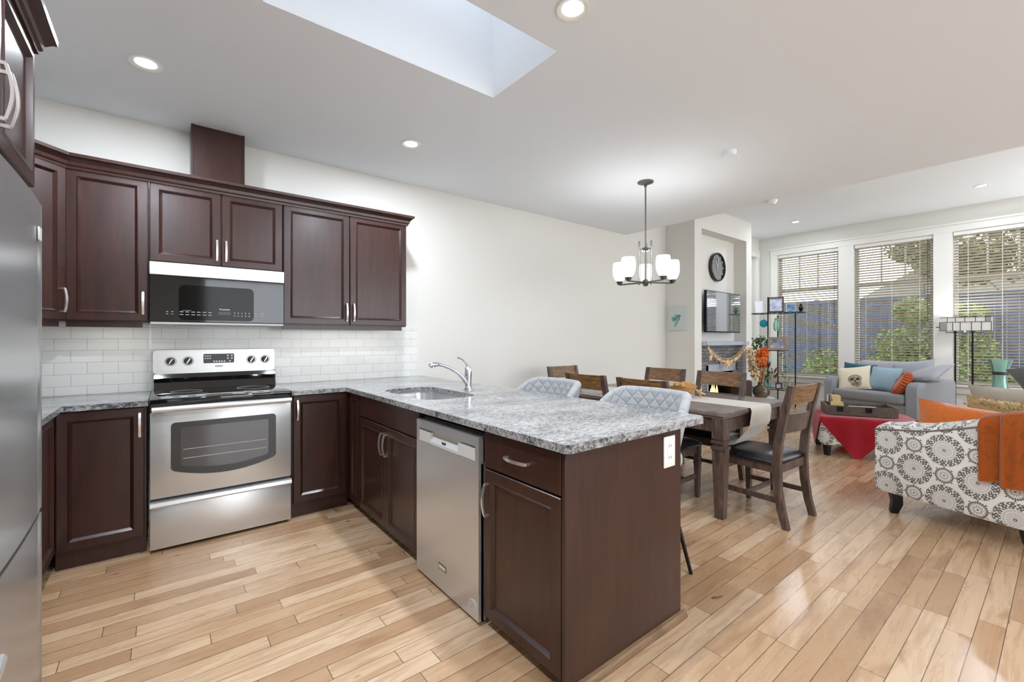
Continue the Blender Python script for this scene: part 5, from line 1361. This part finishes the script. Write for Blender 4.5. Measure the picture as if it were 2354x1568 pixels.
def lp(name, label, w, h, th, mat, loc, yaw=0, lean=20, roll=0, uv=False, pinch=.07):
    t_ = ML @ T(loc) @ R(math.radians(-90+yaw), 'Z') @ R(math.radians(-lean), 'X') @ R(math.radians(roll), 'Y') @ STAND
    g = G()
    if uv: g.pillow(w, h, th, None, 16, pinch, True); g.xf(t_)
    else: g.pillow(w, h, th, t_, 14, pinch)
    return solo(name, g, mat, label, 'cushion', ML @ Vector(loc), 0, None, ang=70)
lp('back_cushion', 'pale grey back cushion at the left of the loveseat', .58, .46, .18, 'greycushion', (.56, .86, .70), 0, 16)
lp('back_cushion', 'pale grey back cushion at the right of the loveseat', .56, .50, .18, 'greycushion', (.56, .36, .70), 0, 16, -8)
lp('throw_pillow', 'dark teal textured cushion behind the skull print cushion', .46, .44, .13, 'tealknit', (.36, 1.02, .655), 12, 20, 4)
lp('throw_pillow', 'cream cushion with a brown skull print', .46, .42, .12, 'skull', (.21, .98, .625), 14, 26, -10, True)
lp('throw_pillow', 'pale blue satin cushion in the middle of the loveseat', .42, .40, .14, 'blue', (.30, .60, .645), 2, 22, 2)
lp('throw_pillow', 'large grey cushion slumped over the right arm of the loveseat', .62, .40, .14, 'greycushion', (.42, .13, .745), -40, 55, -22)
t = thing('round_pillow', 'rust orange ribbed round cushion on the loveseat', 'cushion', ML @ Vector((.20, .30, .58)))
mt = ML @ T((.17, .29, .60)) @ R(math.radians(-90-55), 'Z') @ R(math.radians(-28), 'X') @ STAND
obj('pad', G().lathe([(0, -.05), (.10, -.055), (.165, -.04), (.18, 0), (.165, .04), (.10, .055), (0, .05)], (0, 0, 0), 28).xf(mt), 'orangeknit', t)
g = G()
for k in range(26):
    a = 2*PI*k/26; c_, s_ = math.cos(a), math.sin(a)
    g.tube([(.15*c_, .15*s_, -.052), (.178*c_, .178*s_, -.028), (.187*c_, .187*s_, 0), (.178*c_, .178*s_, .028), (.15*c_, .15*s_, .052)], .011, 6)
obj('rib', g.xf(mt), 'orangeknit', t)
wt = G().grid(lambda u, v: ML @ Vector((.30+.26*u, .16-.17*v, .655+.02*math.sin(PI*u)+.045*math.sin(PI*v)+.006*math.sin(u*30))), 14, 10)
bmesh.ops.solidify(wt.bm, geom=list(wt.bm.faces), thickness=.01)
solo('folded_cloth', wt, 'whitefab', 'white striped cloth tucked under the grey cushion on the loveseat arm', 'cloth', ML @ Vector((.4, .08, .66)), ang=70)

# ------------------------------------------------------------------ floor lamp with a stained-glass shade
t = thing('floor_lamp', 'two-pole black floor lamp with a white stained-glass box shade', 'lamp', (9.52, .98, 0))
for y in (.90, 1.085): obj('pole', G().tube([(9.52, y, .02), (9.52, y, 1.47)], .011, 8).ball((9.52, y, 1.385), .018), 'blackmetal', t)
obj('base', G().box(9.42, 9.62, .84, 1.14, .001, .025, .006, 1), 'blackmetal', t)
obj('crossbar', G().tube([(9.52, 1.30, 1.455), (9.52, .70, 1.455)], .007, 6).tube([(9.52, 1.19, 1.40), (9.52, 1.19, 1.37), (9.52, .79, 1.37), (9.52, .79, 1.40)], .006, 6), 'blackmetal', t)
SX, SY0, SY1, SZ0, SZ1 = .10, .70, 1.245, 1.395, 1.60
sh = obj('lamp_shade', G().plate([(9.52-SX, SY0), (9.52+SX, SY0), (9.52+SX, SY1), (9.52-SX, SY1)], [[(9.52-SX+.006, SY0+.006), (9.52+SX-.006, SY0+.006), (9.52+SX-.006, SY1-.006), (9.52-SX+.006, SY1-.006)]], XY, SZ0, SZ1), 'stainglass', t, smooth=False, label='white stained-glass shade')
bulb = bpy.data.lights.new('lamp_light', 'POINT'); bulb.energy = 7; bulb.color = (.95, .98, 1); bulb.shadow_soft_size = .04
bo = bpy.data.objects.new('lamp_light', bulb); COL.objects.link(bo); bo.parent = t; bo.location = (0, 0, 1.555)
obj('bulb', G().ball((9.52, .98, 1.50), .03).tube([(9.52, .98, 1.375), (9.52, .98, 1.49)], .012, 8), 'shadeglow', sh)
g = G(); x = 9.52-SX-.0015
for z in (SZ0, (SZ0+SZ1)/2+.03, SZ1): g.box(x-.002, x+.004, SY0, SY1, z-.003, z+.003)
for y in (SY0, .80, .90, 1.02, 1.10, SY1): g.box(x-.002, x+.004, y-.003, y+.003, SZ0, (SZ0+SZ1)/2+.03)
for y in (.76, .86, .97, 1.07, 1.16): g.box(x-.002, x+.004, y-.003, y+.003, (SZ0+SZ1)/2+.03, SZ1)
obj('leading', g, 'blackmetal', sh, smooth=False)
obj('grey_pane', G().box(x-.001, x+.002, 1.16, 1.243, SZ0+.002, SZ1-.08).box(x-.001, x+.002, .702, .757, SZ1-.07, SZ1-.002), 'stainglassgrey', sh, smooth=False)
# side table with the tall glass vase
t = thing('side_table', 'small dark side table behind the beige cushion', 'side table', (8.25, .53, 0))
obj('tabletop', G().box(8.03, 8.47, .31, .75, .53, .555, .004, 1), 'chairwood', t)
for x in (8.06, 8.44):
    for y in (.34, .72): obj('leg', G().box(x-.02, x+.02, y-.02, y+.02, .001, .53), 'chairwood', t, smooth=False)
t = thing('glass_vase', 'tall sea-green glass vase with a brown band', 'vase', (8.25, .54, .556))
obj('body', G().lathe([(0, .001), (.085, .001), (.09, .02), (.075, .10), (.062, .20), (.065, .28), (.085, .38), (.115, .46), (.108, .46), (.078, .38), (.058, .28), (.055, .20), (.068, .10), (.08, .03), (0, .02)], (8.25, .54, .556), 26), 'tealglass', t)
obj('band', G().lathe([(.070, .27), (.072, .27), (.074, .305), (.072, .305)], (8.25, .54, .556), 24), 'brownfig', t)
# armchair glimpsed at the right edge
